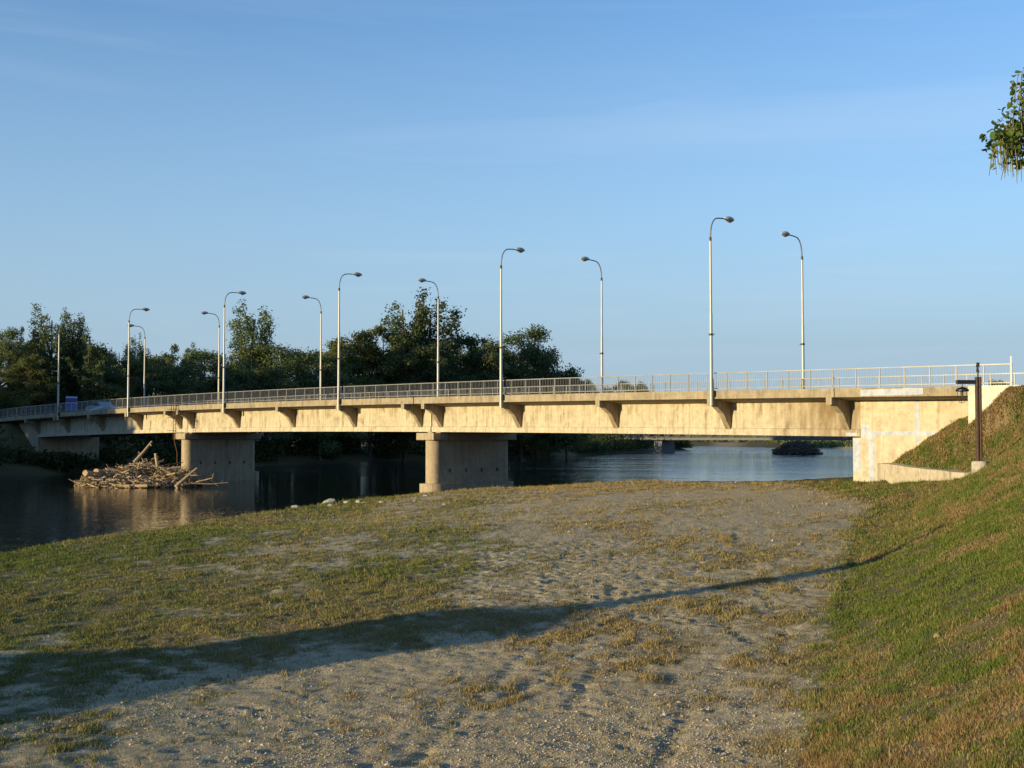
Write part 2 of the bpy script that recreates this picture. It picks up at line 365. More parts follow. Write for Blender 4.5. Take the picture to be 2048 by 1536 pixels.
def grade(lo, hi, fine, far_lo, far_hi, mid=None):
    a = list(np.arange(lo, hi + 1e-6, fine)); st_ = fine; x = a[-1]
    while x < far_hi: st_ *= 1.16; x += st_; a.append(x)
    st_ = fine; x = lo; b = []
    while x > far_lo: st_ *= 1.16; x -= st_; b.append(x)
    return np.array(b[::-1] + a)
gx = grade(-8, 11, .062, -4000, 4000); gy0 = np.arange(13.4, 36, .062)
gy1 = list(gy0)
stp = .062
while gy1[-1] < 96: stp = min(stp * 1.03, .3); gy1.append(gy1[-1] + stp)
while gy1[-1] < 6000: stp *= 1.13; gy1.append(gy1[-1] + stp)
b = []; x = 13; stp = .1
while x > -1200: stp *= 1.2; x -= stp; b.append(x)
gy = np.array(b[::-1] + gy1)
# keep columns reasonably dense across the whole lot
gx = np.unique(np.round(np.concatenate([gx, np.arange(-24, -9, .22), np.arange(13, 26, .16)]), 3))
X, Y = np.meshgrid(gx, gy); H, D = base_h(X, Y); G, DRY, ON = cover(X, Y, D)
lot = (D > 0) & (Y > 8) & (Y < 100) & (np.abs(X) < 45)
mic = .06 * (fbm(X * .5, Y * .5, 3) - .5) + (.035 + .075 * G) * (fbm(X * 1.9, Y * 1.9, 4) - .5) +   .062 * (fbm(X * 4.6, Y * 4.6, 4, 1.9, .62) - .5) * (.6 + .8 * fbm(X * .7 + 31, Y * .5, 2))
# footprints and tyre ruts pressed in the loose sand
fp = np.zeros_like(X)
ix = lambda x: np.searchsorted(gx, x); iy = lambda y: np.searchsorted(gy, y)
for k in range(2600):
    x = rng.uniform(-9, 9); y = 13.5 + 27 * rng.random() ** 1.3
    if k < 900: x = rng.normal(1.0, 2.0); y = rng.uniform(24, 41)
    a = rng.uniform(0, 3.14) if k % 3 else rng.normal(1.4, .3); i0, i1, j0, j1 = ix(x - .35), ix(x + .35), iy(y - .35), iy(y + .35)
    if i1 - i0 < 3 or j1 - j0 < 3: continue
    xs, ys = X[j0:j1, i0:i1] - x, Y[j0:j1, i0:i1] - y; c, s_ = math.cos(a), math.sin(a)
    q = ((xs * c + ys * s_) / .17) ** 2 + ((-xs * s_ + ys * c) / .085) ** 2
    fp[j0:j1, i0:i1] += rng.uniform(.004, .022) * (1.7 if k < 900 else 1) * (.45 * np.exp(-(np.sqrt(q) - 1.5) ** 2 * 4) - np.exp(-q * q))
for x0, y0, x1, y1 in ((1.2, 13, 6.5, 42), (2.7, 13, 8.0, 42), (-1.9, 13, 2.5, 40), (-.4, 13, 4.0, 40), (4.2, 14, 3.0, 40), (-2.6, 14, 5.5, 34)):
    L_ = math.hypot(x1 - x0, y1 - y0); ux, uy = (x1 - x0) / L_, (y1 - y0) / L_
    al = (X - x0) * ux + (Y - y0) * uy; ac = -(X - x0) * uy + (Y - y0) * ux + .5 * np.sin(al * .18)
    w = np.exp(-(ac / .13) ** 4) * sm(fbm(X * .4 + x0, Y * .25, 2), .42, .6) * (al > 0) * (al < L_)
    fp -= w * (.014 + .034 * (np.sin(al * 2 * math.pi / .16 + np.sign(ac) * 1.2) > 0))
H = np.where(lot, H + (mic + fp * (1 - .8 * G) * (1 - ON)) * sm(D, .2, 1.5), H)
H = np.where(lot & (ON > .5), H + .14 * (fbm(X * .9 + 5, Y * .9, 3) - .5) + .09 * (fbm(X * 3.2 + 5, Y * 3.2, 3) - .5), H)
# streaky bare strips on the slope
ny, nx = X.shape; idx = np.arange(nx * ny).reshape(ny, nx)
Q = np.stack([idx[:-1, :-1], idx[:-1, 1:], idx[1:, 1:], idx[1:, :-1]], -1).reshape(-1, 4)
far_land = ((Y > 100) | (np.abs(X) > 45)) & (D > 0)
sand_far = np.where(far_land & (X > .12 * Y + 10) & (D < 9), 1, 0).astype(float)
gme = np_mesh('ground', np.stack([X, Y, H], -1).reshape(-1, 3), Q, {'grassy': np.where(far_land, 1 - sand_far, G).ravel(), 'dry': np.where(far_land, .25 + .5 * sand_far, DRY).ravel(), 'wet': sm(-D, -1.3, -.1).ravel()}, True)
m, t, b = mat('ground', .95, .1); v = obj_co(t)
gr = attr(t, 'grassy')[2]; dr = attr(t, 'dry')[2]; we = attr(t, 'wet')[2]
fine = noise(t, v, 26, 6, .7); mid_ = noise(t, v, 3.5, 6, .65)
sand = ramp(t, fine, [(.30, (.24, .198, .135)), (.5, (.47, .392, .262)), (.70, (.66, .565, .405))])
sand = mix(t, ramp(t, mid_, [(.35, (0, 0, 0)), (.7, (.55,) * 3)]), sand, (.32, .24, .13))
soil = ramp(t, fine, [(.3, (.055, .05, .026)), (.55, (.115, .105, .05)), (.75, (.19, .16, .085))])
dryc = ramp(t, fine, [(.3, (.14, .10, .052)), (.6, (.27, .205, .11)), (.8, (.38, .30, .18))])
turf = mix(t, dr, soil, dryc)
nb = nd(t, 'ShaderNodeMath', operation='ADD'); nb2 = nd(t, 'ShaderNodeMath', operation='MULTIPLY_ADD')
t.links.new(mid_, nb2.inputs[0]); nb2.inputs[1].default_value = .9; nb2.inputs[2].default_value = -.45
t.links.new(gr, nb.inputs[0]); t.links.new(nb2.outputs[0], nb.inputs[1])
gm = ramp(t, nb.outputs[0], [(.28, (0, 0, 0)), (.74, (1, 1, 1))])
colr = mix(t, gm, sand, turf); colr = mix(t, we, colr, (.05, .042, .03))
t.links.new(colr, b.inputs['Base Color'])
bump(t, b, mix(t, .5, fine, noise(t, v, 9, 5, .6)), .9, .10)
ground = link('ground', gme, m); tag(ground, kind='structure')

def hgrid(x, y):                    # height of the built ground
    x = np.atleast_1d(x); y = np.atleast_1d(y)
    i = np.clip(np.searchsorted(gx, x) - 1, 0, nx - 2); j = np.clip(np.searchsorted(gy, y) - 1, 0, ny - 2)
    fx = (x - gx[i]) / (gx[i + 1] - gx[i]); fy = (y - gy[j]) / (gy[j + 1] - gy[j])
    return (H[j, i] * (1 - fx) + H[j, i + 1] * fx) * (1 - fy) + (H[j + 1, i] * (1 - fx) + H[j + 1, i + 1] * fx) * fy

# ------------------------------------------------------------------ water
m, t, b = mat('river water', .03, .5); v = obj_co(t)
b.inputs['Base Color'].default_value = (.010, .016, .018, 1); b.inputs['IOR'].default_value = 1.33
w1 = noise(t, v, 1, 4, .6, .4, (.9, .55, 1)); w2 = noise(t, v, 1, 3, .5, .2, (.16, .09, 1)); w3 = noise(t, v, 1, 2, .5, 0, (3.5, 2.4, 1))
gate = ramp(t, noise(t, v, 1, 3, .5, .5, (.03, .05, 1)), [(.38, (.25,) * 3), (.65, (1,) * 3)])
sp = nd(t, 'ShaderNodeSeparateXYZ'); t.links.new(v, sp.inputs[0]); mr = nd(t, 'ShaderNodeMapRange')
mr.inputs[1].default_value = 112; mr.inputs[2].default_value = 170; mr.inputs[3].default_value = .5; mr.inputs[4].default_value = 4.5; t.links.new(sp.outputs[1], mr.inputs[0])
gate = mix(t, 1, gate, mr.outputs[0], 'MULTIPLY')
hh = mix(t, 1, mix(t, .35, w1, w2), gate, 'MULTIPLY'); hh = mix(t, .12, hh, w3)
bump(t, b, hh, .75, .15)
wv = [(-4000, -1200, WATER), (4000, -1200, WATER), (4000, 6000, WATER), (-4000, 6000, WATER)]
water = link('river_water', np_mesh('river_water', wv, [[0, 1, 2, 3]]), m); tag(water, kind='structure')

# ------------------------------------------------------------------ the road bridge (local x = -s along the bridge, y = across, z up from the eye)
bridge = empty('road_bridge', (OX, OY, 0), BROT)
tag(bridge, 'long concrete girder road bridge on two river piers crossing the whole picture', 'bridge')
def blocal(X, Y): s, t = st(X, Y); return -s, t
def spread_s(a, b_, step=2.0): return list(np.linspace(a, b_, max(2, int(abs(b_ - a) / step) + 1)))
def along(name, mt, a, b_, sec, parent=bridge, step=2.0):
    """extrude a section [(t, dz)] (dz from the top of the fascia) along the bridge"""
    return MB().loft([[(-s, t, zf(s) + dz) for t, dz in sec] for s in spread_s(a, b_, step)]).build(name, mt, parent)
SPANS = [(.02, 35.05), (35.15, 71.7), (71.8, 107.0)]
TW = 8.4                                                  # far fascia
for a, b_ in SPANS:
    along('deck_slab', M['fascia'], a, b_, [(-1.7, 0), (-1.7, -.46), (0.02, -.65), (.5, -.65), (3.3, -.34), (6.2, -.65), (6.7, -.65), (TW, -.46), (TW, 0), (7.2, -.12), (6.9, -.25), (-.2, -.25), (-.5, -.12)])
    for t0 in (0, 6.2):
        sgn = 1 if t0 == 0 else -1; e = t0 if sgn > 0 else t0 + .5
        x = lambda q: e + sgn * q
        along('girder', M['girder'], a + .01 if a > 1 else -.48, b_ - .01, [(x(0), -.652), (x(0), -2.08), (x(-.07), -2.13), (x(-.07), -2.49), (x(.62), -2.49), (x(.5), -2.1), (x(.5), -.652)])
along('deck_slab', M['fascia'], -7.3, -.02, [(-1.7, 0), (-1.7, -.46), (-.1, -.60), (-.1, -.648), (TW - .2, -.648), (TW, -.52), (TW, 0), (7.2, -.12), (6.9, -.25), (-.2, -.25), (-.5, -.12)])
along('deck_slab', M['fascia'], 107.05, 121, [(-1.7, 0), (-1.7, -.46), (-.06, -.52), (TW, -.52), (TW, 0), (7.2, -.12), (6.9, -.25), (-.2, -.25), (-.5, -.12)])
BR = [(-1.78, 0), (-1.78, -.38), (-1.42, -.38), (-.74, -.80), (-.1, -1.70), (.0, -1.70), (.0, -.20), (-1.7, -.012)]
def bracket_me():
    m_ = MB(); w = .17
    m_.loft([[(-w, y, z) for y, z in BR], [(w, y, z) for y, z in BR]])
    return bm_mesh('bracket', m_.bm)
bme = bracket_me()
BS = [.28, 8.07, 16.75, 25.6, 33.95, 36.3, 44.6, 53.35, 62.3, 70.55, 73.0, 81.2, 89.9, 98.6, 106.7]
b0 = None
for s_ in BS:
    o = link('bracket', bme, M['girder']) if b0 is None else b0.copy()
    if b0 is None: b0 = o
    else: COL.objects.link(o)
    o.parent = bridge; o.location = (-s_, 0, zf(s_) - .462)
def stadium(sc, hw, t0, t1, n=12):
    p = []
    for k in range(n + 1): a = math.pi + math.pi * k / n; p.append((-sc + hw * math.cos(a), t0 + hw + hw * math.sin(a)))
    for k in range(n + 1): a = math.pi * k / n; p.append((-sc + hw * math.cos(a), t1 - hw + hw * math.sin(a)))
    return p
def pier(sc, holes):
    zb = zf(sc) - 2.49
    pr = MB().prism(stadium(sc, .64, -.55, 7.15), -3.42, -.26).build('pier', M['pier'], bridge, smooth=True)
    if holes:
        cut = MB()
        for i in range(4): cut.box(-sc + .35, -sc + .9, .95 + i * 1.55, 1.17 + i * 1.55, -2.62, -2.37)
        cu = link('cutter', bm_mesh('cutter', cut.bm)); md = pr.modifiers.new('b', 'BOOLEAN'); md.object = cu; md.operation = 'DIFFERENCE'; md.solver = 'EXACT'
        cu.parent = bridge; bpy.context.view_layer.update(); dg = bpy.context.evaluated_depsgraph_get()
        me = bpy.data.meshes.new_from_object(pr.evaluated_get(dg)); pr.modifiers.clear(); pr.data = me; bpy.data.objects.remove(cu)
        for f in me.polygons: f.use_smooth = True
        me.set_sharp_from_angle(angle=R(30))
    MB().box(-sc - 1.0, -sc + 1.0, -.82, 7.4, -.257, zb - .075, .03).build('cap', M['pier'], pr)
    for t in (.05, 6.25):
        for x_ in (-sc - .75, -sc + .2): MB().box(x_, x_ + .55, t, t + .4, zb - .072, zb - .003).build('bearing_block', M['pier'], pr)
    MB().prism(stadium(sc, 1.05, -1.0, 7.6), -6.5, -3.423).build('footing', M['pier'], pr, smooth=True)
pier(34.9, True); pier(71.75, True)
# right abutment: bearing shelf, back wall with sloped end, fascia block at the end
ab = MB().box(.0, 2.5, -.02, 6.9, -5.5, -.06, .02).build('abutment', M['abut'], bridge)
zt = lambda s: zf(s) - .651
MB().loft([[(-s, -.06, -5.0), (-s, 6.9, -5.0), (-s, 6.9, zt(s)), (-s, -.06, zt(s))] for s in spread_s(-.51, -9.9, 1.5)]).build('back_wall', M['abut'], ab)
MB().loft([[(-s, -1.72, -3.2), (-s, -.064, -3.2), (-s, -.064, zf(s) + .01), (-s, -1.72, zf(s) + .01)] for s in spread_s(-7.32, -9.9, 1)]).build('end_block', M['pale'], ab)
def plate(name, x0, x1, z0, z1, t=-.066, th=.006): return MB().box(x0, x1, t, t + th - .001, z0, z1).build(name, M['patch'], ab)
plate('repair_patch', .02, .47, -1.82, -.10, -.026); plate('repair_patch', .56, 1.02, -.05, .62); plate('repair_patch', .97, 1.30, -2.6, .30, -.069)
plate('repair_patch', 1.31, 4.75, .05, .27, -.0665); plate('repair_patch', 3.62, 3.88, -.35, 1.72, -.0695)
MB().box(1.55, 5.0, -1.706, -1.70, 2.05, 2.38).build('repair_patch', M['patch'], ab); MB().box(-.36, .30, -.078, -.072, .03, .20).build('repair_patch', M['patch'], ab)
# left abutment
la = MB().box(-112.5, -107.05, .0, 7.3, -5.0, .0, .02).build('abutment', M['pier'], bridge)
MB().loft([[(-s, -.06, -.2 + (0 if s > 107.2 else -4.6)), (-s, .4, -.2 + (0 if s > 107.2 else -4.6)), (-s, .4, zt(s)), (-s, -.06, zt(s))] for s in (107.06, 113.5)]).build('wing_wall', M['pier'], la)

road = np_mesh('road', [(OX + UX * s + VX * t, OY + UY * s + VY * t, zf(s) - .244) for s in np.linspace(-60, 200, 60) for t in (-.2, 6.9)], [[2 * i, 2 * i + 1, 2 * i + 3, 2 * i + 2] for i in range(59)])
tag(link('road', road, M['asphalt']), kind='structure')

# ------------------------------------------------------------------ railings
def railing(t, s0, s1, label, first=None):
    r = empty('bridge_railing', (OX, OY, 0), BROT); tag(r, label, 'railing', 'railings along the bridge')
    ss = spread_s(s0, s1, 2)
    for nm, z, rr in (('top_rail', 1.0, .025), ('bottom_rail', .13, .02)):
        MB().loft([[(-s, t - rr, zf(s) + z - rr), (-s, t + rr, zf(s) + z - rr), (-s, t + rr, zf(s) + z + rr), (-s, t - rr, zf(s) + z + rr)] for s in ss]).build(nm, M['galv'], r)
    V, Fq = [], []
    for s in np.arange(s0 + .1, s1, .15):
        z0, z1, q = zf(s) + .14, zf(s) + .985, .006; k = len(V)
        V += [(-s + a, t + b2, z) for z in (z0, z1) for a, b2 in ((-q, -q), (q, -q), (q, q), (-q, q))]
        Fq += [[k, k + 1, k + 5, k + 4], [k + 1, k + 2, k + 6, k + 5], [k + 2, k + 3, k + 7, k + 6], [k + 3, k, k + 4, k + 7]]
    link('balusters', np_mesh('balusters', V, Fq), M['bar'], r)
    pm = None
    for s in np.arange(s0 + .02, s1, 1.37):
        if pm is None: o = MB().box(-.024, .024, -.02, .02, -.01, .974).build('post', M['galv'], r); pm = o
        else: o = pm.copy(); COL.objects.link(o); o.parent = r
        o.location = (-s, t, zf(s))
    return r
railing(-1.5, -9.4, 123, 'grey steel bar railing on the near edge of the bridge deck')
railing(8.2, -20, 122, 'grey steel bar railing on the far edge of the bridge deck, behind the near railing')

# ------------------------------------------------------------------ street lamps
def make_lamp():
    r = empty('street_lamp')
    p = MB().tube([(0, 0, 0), (0, 0, 5.2)], .105, .09, 12).tube([(0, 0, 5.2), (0, 0, 9.52)], .078, .062, 12).build('pole', M['pole'], r, smooth=True)
    MB().tube([(0, 0, 3.95), (0, 0, 4.07)], .125, .125, 10).box(.1, .22, -.03, .03, 3.98, 4.04).build('clamp', M['dark_metal'], p)
    MB().tube([(0, 0, 9.32), (0, 0, 9.54)], .073, .07, 10).build('collar', M['dark_metal'], p)
    a = [(0, 0, 9.50), (0, .03, 9.87), (0, .12, 10.24), (0, .28, 10.5), (0, .5, 10.66), (0, .8, 10.71), (0, 1.5, 10.75)]
    MB().tube(a, .042, .036, 8).build('arm', M['arm'], r, smooth=True)
    sec = []
    for y, w, zu, zd in ((1.32, .05, 10.82, 10.70), (1.42, .11, 10.88, 10.66), (1.62, .16, 10.92, 10.64), (1.85, .165, 10.92, 10.64), (2.06, .11, 10.86, 10.66), (2.17, .04, 10.79, 10.71)):
        sec.append([(w * c, y, zu - (zu - zd) * (.5 - .5 * s_)) for c, s_ in [(math.cos(k * math.pi / 5), math.sin(k * math.pi / 5)) for k in range(10)]])
    hd = MB().loft(sec).build('lamp_head', M['lamp_head'], r, smooth=True)
    gs = []
    for y, w, d in ((1.56, .09, .02), (1.66, .14, .13), (1.82, .145, .16), (1.97, .11, .10), (2.06, .06, .02)):
        gs.append([(w * math.cos(k * math.pi / 5), y, 10.71 - (d if math.sin(k * math.pi / 5) < 0 else -.01) * abs(math.sin(k * math.pi / 5))) for k in range(10)])
    MB().loft(gs).build('lamp_glass', M['lamp_glass'], hd, smooth=True)
    MB().box(.11, .2, -.08, .08, .5, .85, .01).tube([(.15, 0, .85), (.13, 0, 1.5)], .025, n=6).build('junction_box', M['dark_metal'], r)
    return r
lamp0 = make_lamp(); first = True
near_l = ['tall street lamp in front of the near railing, nearest to the right bank', 'tall street lamp in front of the near railing, just right of the near pier', 'tall street lamp on the near railing, third from the right, left of the near pier',
          'tall street lamp on the near railing, just right of the ladder', 'tall sunlit street lamp on the near railing, left of the ladder above the driftwood', 'shaded street lamp in front of the near railing beside the blue sign']
far_l = ['street lamp on the far railing, arm to the left, nearest the right bank', 'street lamp on the far railing standing against open sky right of the tall trees', 'street lamp on the far railing in front of the twin-topped poplars',
         'street lamp on the far railing right of the single tall poplar, third from the left', 'street lamp on the far railing standing close beside a taller near lamp', 'shaded street lamp on the far railing, smallest and leftmost of the far row']
for i, (px, dz) in enumerate(((1423, .02), (1002, 0), (677, 0), (447, .0), (256, .05), (116, -.35))):
    o = lamp0 if first else copy_tree(lamp0); first = False; s_ = s_at(px, -1.84); x, y = bw(s_, -1.84)
    o.location = (x, y, zf(s_) - .84); o.rotation_euler = (0, 0, BROT); o['label'] = near_l[i]; o['category'] = 'street lamp'; o['group'] = 'street lamps along the bridge'
for i, (px, dz) in enumerate(((1607, -.5), (1204, -.2), (876, 0), (641, 0), (437, 0), (288, .1))):
    o = copy_tree(lamp0); s_ = s_at(px, 8.5); x, y = bw(s_, 8.5)
    o.location = (x, y, zf(s_) - .84 + .5 + dz); o.rotation_euler = (0, 0, BROT + math.pi); o['label'] = far_l[i]; o['category'] = 'street lamp'; o['group'] = 'street lamps along the bridge'
    o.location.z = zf(s_) - .68 + (dz if dz < 0 else 0) * .3

# ------------------------------------------------------------------ ladder and loose pipe at the left pier
s_ = 70.6; x, y = bw(s_, -1.95); ld = empty('access_ladder', (x, y, 0), BROT); tag(ld, 'rusty steel access ladder hanging from the railing at the left pier', 'ladder')
zt_ = zf(s_)
for xx in (-.26, .2): MB().tube([(xx, 0, -.25), (xx, -.02, zt_ + .25)], .03, n=6).build('stile', M['rust'], ld)
for k in range(11): MB().tube([(-.26, 0, -.1 + k * .3), (.2, 0, -.1 + k * .3)], .018, n=5).build('rung', M['rust'], ld)
for z in (.55, 1.75, zt_ - .35):
    MB().tube([(-.26, 0, z), (-.55, -.25, z), (-.4, -.6, z), (.3, -.6, z), (.45, -.25, z), (.2, 0, z)], .022, n=5).build('cage_hoop', M['rust'], ld)
MB().tube([(-.26, 0, zt_ + .2), (-.3, .45, zt_ + .22)], .022, n=5).tube([(.2, 0, zt_ + .2), (.3, .45, zt_ + .22), (.3, .45, zt_ + 1.1)], .022, n=5).build('hook', M['rust'], ld)
MB().tube([(-.1, 0, -.2), (.08, 0, -.7), (.3, .1, -1.4), (.36, .1, -2.6)], .035, n=6).build('loose_pipe', M['rust'], ld)
# conduit beside each near lamp
# ------------------------------------------------------------------ blue border sign, car
x, y = bw(119.5, 9.2); z = 1.95; sg = empty('road_sign', (x, y, z), BROT + R(88)); tag(sg, 'large blue road sign with a red stripe at the left end of the bridge', 'sign')
sg.rotation_euler = (0, 0, math.atan2(-UX, UY) + 0)
# sign faces back down the road (towards -s): local -y
sg.rotation_euler = (0, 0, math.atan2(-UX, UY))
sg.location.z += .35
MB().box(-.8, .8, 0, .05, 1.05, 2.85, .01).build('panel', M['sign_blue'], sg)
for nm, z0, z1, mt in (('header', 2.6, 2.82, 'sign_white'), ('red_stripe', 2.06, 2.26, 'sign_red'), ('white_stripe', 1.95, 2.055, 'sign_white')):
    MB().box(-.76, .76, -.004, -.001, z0, z1).build(nm, M[mt], sg)
for xx in (-.55, .55): MB().tube([(xx, .1, -.2), (xx, .1, 2.7)], .04, n=8).build('leg', M['galv'], sg)
x, y = bw(95.5, 2.2); car = empty('car', (x, y, zf(95.5) - .24), BROT); tag(car, 'pale blue car on the bridge, half hidden behind the near railing at the left', 'car')
prof = [(-2.1, .35), (-2.12, .72), (-1.95, .88), (-1.1, .96), (-.45, 1.38), (.75, 1.42), (1.45, 1.0), (2.0, .92), (2.12, .7), (2.1, .35)]
MB().loft([[(px_, yy * (1 if z_ < 1 else .82), z_) for px_, z_ in prof] for yy in (-.82, .82)]).build('body', M['car_paint'], car)
cm = MB()
MB().loft([[(px_, yy, z_) for px_, z_ in ((-.95, 1.0), (-.42, 1.33), (.05, 1.35), (.05, 1.0))] for yy in (-.80, .80)]).build('side_window', M['glass'], car)
MB().loft([[(px_, yy, z_) for px_, z_ in ((.12, 1.0), (.12, 1.35), (.7, 1.36), (1.25, 1.02))] for yy in (-.80, .80)]).build('side_window', M['glass'], car)
for xx in (-1.35, 1.3):
    for yy in (-.78, .6):
        wv_ = MB().tube([(xx, yy, .32), (xx, yy + .18, .32)], .32, n=16).build('wheel', M['rubber'], car); MB().tube([(xx, yy - .004, .32), (xx, yy + .184, .32)], .19, n=12).build('rim', M['galv'], wv_)

# ------------------------------------------------------------------ right bank: low wall, lantern post, marker post
lw = empty('low_wall', (18.75, 64.3, 0)); tag(lw, 'low rough stone wall running from the abutment to the lantern post', 'wall')
sec = []
for q in np.linspace(0, 1, 9):
    yy = -9.3 * q; xx = 1.1 * q; zt2 = -1.36 - .24 * q + random.uniform(-.03, .03)
    sec.append([(xx - .0, yy, -3.4), (xx + .0 + random.uniform(-.02, .02), yy, zt2), (xx + .55, yy, zt2 + .03), (xx + .55, yy, -3.4)])
MB().loft(sec).build('wall_body', M['masonry'], lw)
LX, LY = at_y(1960, 940, 50)[:2]; LZ = float(hgrid(LX, LY)[0])
LZ = -1.40
lp = empty('lantern_post', (LX, LY, LZ), 0); tag(lp, 'dark rustic timber lantern post on a concrete foot standing on the grass slope', 'lantern')
MB().lathe([(.30, -.9), (.33, .30), (.31, .40), (.28, .42)], 20).build('concrete_foot', M['stone'], lp, smooth=True)
for xx in (-.085, .05): MB().box(xx - .045, xx + .045, -.08, .08, .3, 3.78, .012).build('post', M['brown_wood'], lp)
MB().box(-.036, .001, -.05, .05, .5, 3.7).build('steel_strip', M['dark_metal'], lp)
MB().box(-.90, -.02, -.07, .07, 3.50, 3.66, .015).build('arm', M['black'], lp)
MB().tube([(-.02, 0, 3.75), (-.02, 0, 4.0)], .03, n=8).tube([(-.03, 0, 3.98), (-.04, 0, 4.2)], .07, .03, 8).tube([(-.03, 0, 4.18), (-.01, 0, 4.36)], .075, .06, 8).build('finial', M['black'], lp)
la_ = MB().lathe([(.02, 3.40), (.05, 3.38), (.16, 3.35), (.25, 3.28), (.26, 3.22), (.24, 3.20)], 18, (-.66, 0, 0)).build('lantern_cap', M['black'], lp, smooth=True)
MB().tube([(-.66, 0, 3.38), (-.66, 0, 3.52)], .012, n=6).build('hook', M['black'], la_)
cg = MB()
for k in range(5):
    a = k * 2 * math.pi / 5 + .3; c_, s2 = math.cos(a), math.sin(a)
    cg.tube([(-.66 + .2 * c_, .2 * s2, 3.21), (-.66 + .17 * c_, .17 * s2, 2.95), (-.66 + .10 * c_, .10 * s2, 2.76), (-.66, 0, 2.74)], .009, n=5)
cg.build('cage', M['black'], la_)
MB().tube([(-.66, 0, 3.2), (-.66, 0, 2.98)], .045, .03, 10).build('bulb_holder', M['dark_metal'], la_)
x, y = bw(-9.35, -1.5); mp_ = empty('marker_post', (x, y, 2.2)); tag(mp_, 'thin white marker post at the right end of the bridge railing', 'post')
MB().box(-.03, .03, -.03, .03, -.1, 1.55).build('post', M['white_paint'], mp_)
MB().box(-.035, .035, -.035, .035, 1.55, 1.57).build('cap', M['galv'], mp_)

# ------------------------------------------------------------------ old steel truss bridge downstream
T0 = np.array((38.4, 328.)); T1 = np.array((68.7, 303.)); td = (T1 - T0) / np.linalg.norm(T1 - T0); tl = float(np.linalg.norm(T1 - T0))
tb = empty('truss_bridge', (T0[0], T0[1], 0), math.atan2(td[1], td[0])); tag(tb, 'grey steel truss bridge far downstream seen under the road bridge', 'bridge')
lo, hi_ = -.55, 3.6; ch = MB(); dgm = MB(); A0, A1 = -tl * 1.4, tl * 2.0
for yy in (0, 5.0):
    ch.box(A0, A1, yy, yy + .35, lo - .35, lo + .25); ch.box(A0, A1, yy, yy + .35, hi_, hi_ + .35)
    k = 0; xx = A0
    while xx < A1 - 3:
        a_, b2 = (lo, hi_) if k % 2 == 0 else (hi_, lo); dgm.tube([(xx, yy + .17, a_), (xx + 3.2, yy + .17, b2)], .14, n=4); dgm.tube([(xx, yy + .17, lo), (xx, yy + .17, hi_)], .09, n=4); xx += 3.2; k += 1
ch.build('chord', M['truss'], tb); dgm.build('web_member', M['truss'], tb)
MB().box(A0, A1, .4, 4.9, lo + .3, lo + .6).build('deck', M['asphalt'], tb)
for xx in (0, tl): MB().loft([[(xx - 1.5, -.6, -5.5), (xx + 1.5, -.6, -5.5), (xx + 1.5, 6, -5.5), (xx - 1.5, 6, -5.5)], [(xx - 1.15, -.2, lo - .6), (xx + 1.15, -.2, lo - .6), (xx + 1.15, 5.6, lo - .6), (xx - 1.15, 5.6, lo - .6)]]).build('pier', M['truss'], tb)

# ------------------------------------------------------------------ driftwood
def sticks(n, centre, foot, height, seed, lmin, lmax, rmin, rmax, pal):
    """a jam of sticks heaped over a mound"""
    g = np.random.default_rng(seed); V, Fc, C = [], [], []
    for k in range(n):
        rr = math.sqrt(g.random()); a = g.random() * 6.283
        px_, py_ = centre[0] + foot[0] * rr * math.cos(a), centre[1] + foot[1] * rr * math.sin(a)
        top = height(rr, a); z = WATER - .15 + (top + .15) * (1 - .45 * g.random() ** 2)
        ln = g.uniform(lmin, lmax) * (1 - .4 * rr * g.random()); yaw = g.random() * 6.283; pit = g.normal(0, .28)
        d = np.array((math.cos(yaw) * math.cos(pit), math.sin(yaw) * math.cos(pit), math.sin(pit))); p = np.array((px_, py_, z))
        r0 = g.uniform(rmin, rmax) * (1 if g.random() > .07 else 2.0); bend = g.normal(0, .15, 3) * ln
        a1 = np.cross(d, (.1, .2, 1)); a1 /= np.linalg.norm(a1); a2 = np.cross(d, a1); k0 = len(V); c = np.array(pal[g.integers(len(pal))]) * g.uniform(.7, 1.2)
        for j in range(3):
            q = p + d * ln * (j / 2 - .5) + bend * (1 if j == 1 else 0); r_ = r0 * (1 - .35 * j)
            for i in range(5): V.append(q + (a1 * math.cos(i * 1.2566) + a2 * math.sin(i * 1.2566)) * r_); C.append((*c, 1))
        for j in range(2):
            for i in range(5): Fc.append((k0 + j * 5 + i, k0 + j * 5 + (i + 1) % 5, k0 + j * 5 + 5 + (i + 1) % 5, k0 + j * 5 + 5 + i))
        Fc.append((k0, k0 + 1, k0 + 2, k0 + 4)); Fc.append((k0 + 10, k0 + 11, k0 + 12, k0 + 14))
    return V, Fc, np.array(C)
DR = [(.42, .30, .17), (.50, .38, .23), (.33, .23, .13), (.22, .165, .11), (.46, .36, .25), (.15, .11, .075)]
hgt = lambda rr, a: 1.5 * (1 - rr) ** .7 * (1 + .35 * math.cos(a * 3 + 1)) + .1
V, Fc, C = sticks(2600, (-31.9, 109.0), (5.1, 5.6), hgt, 5, .5, 3.2, .016, .062, DR)
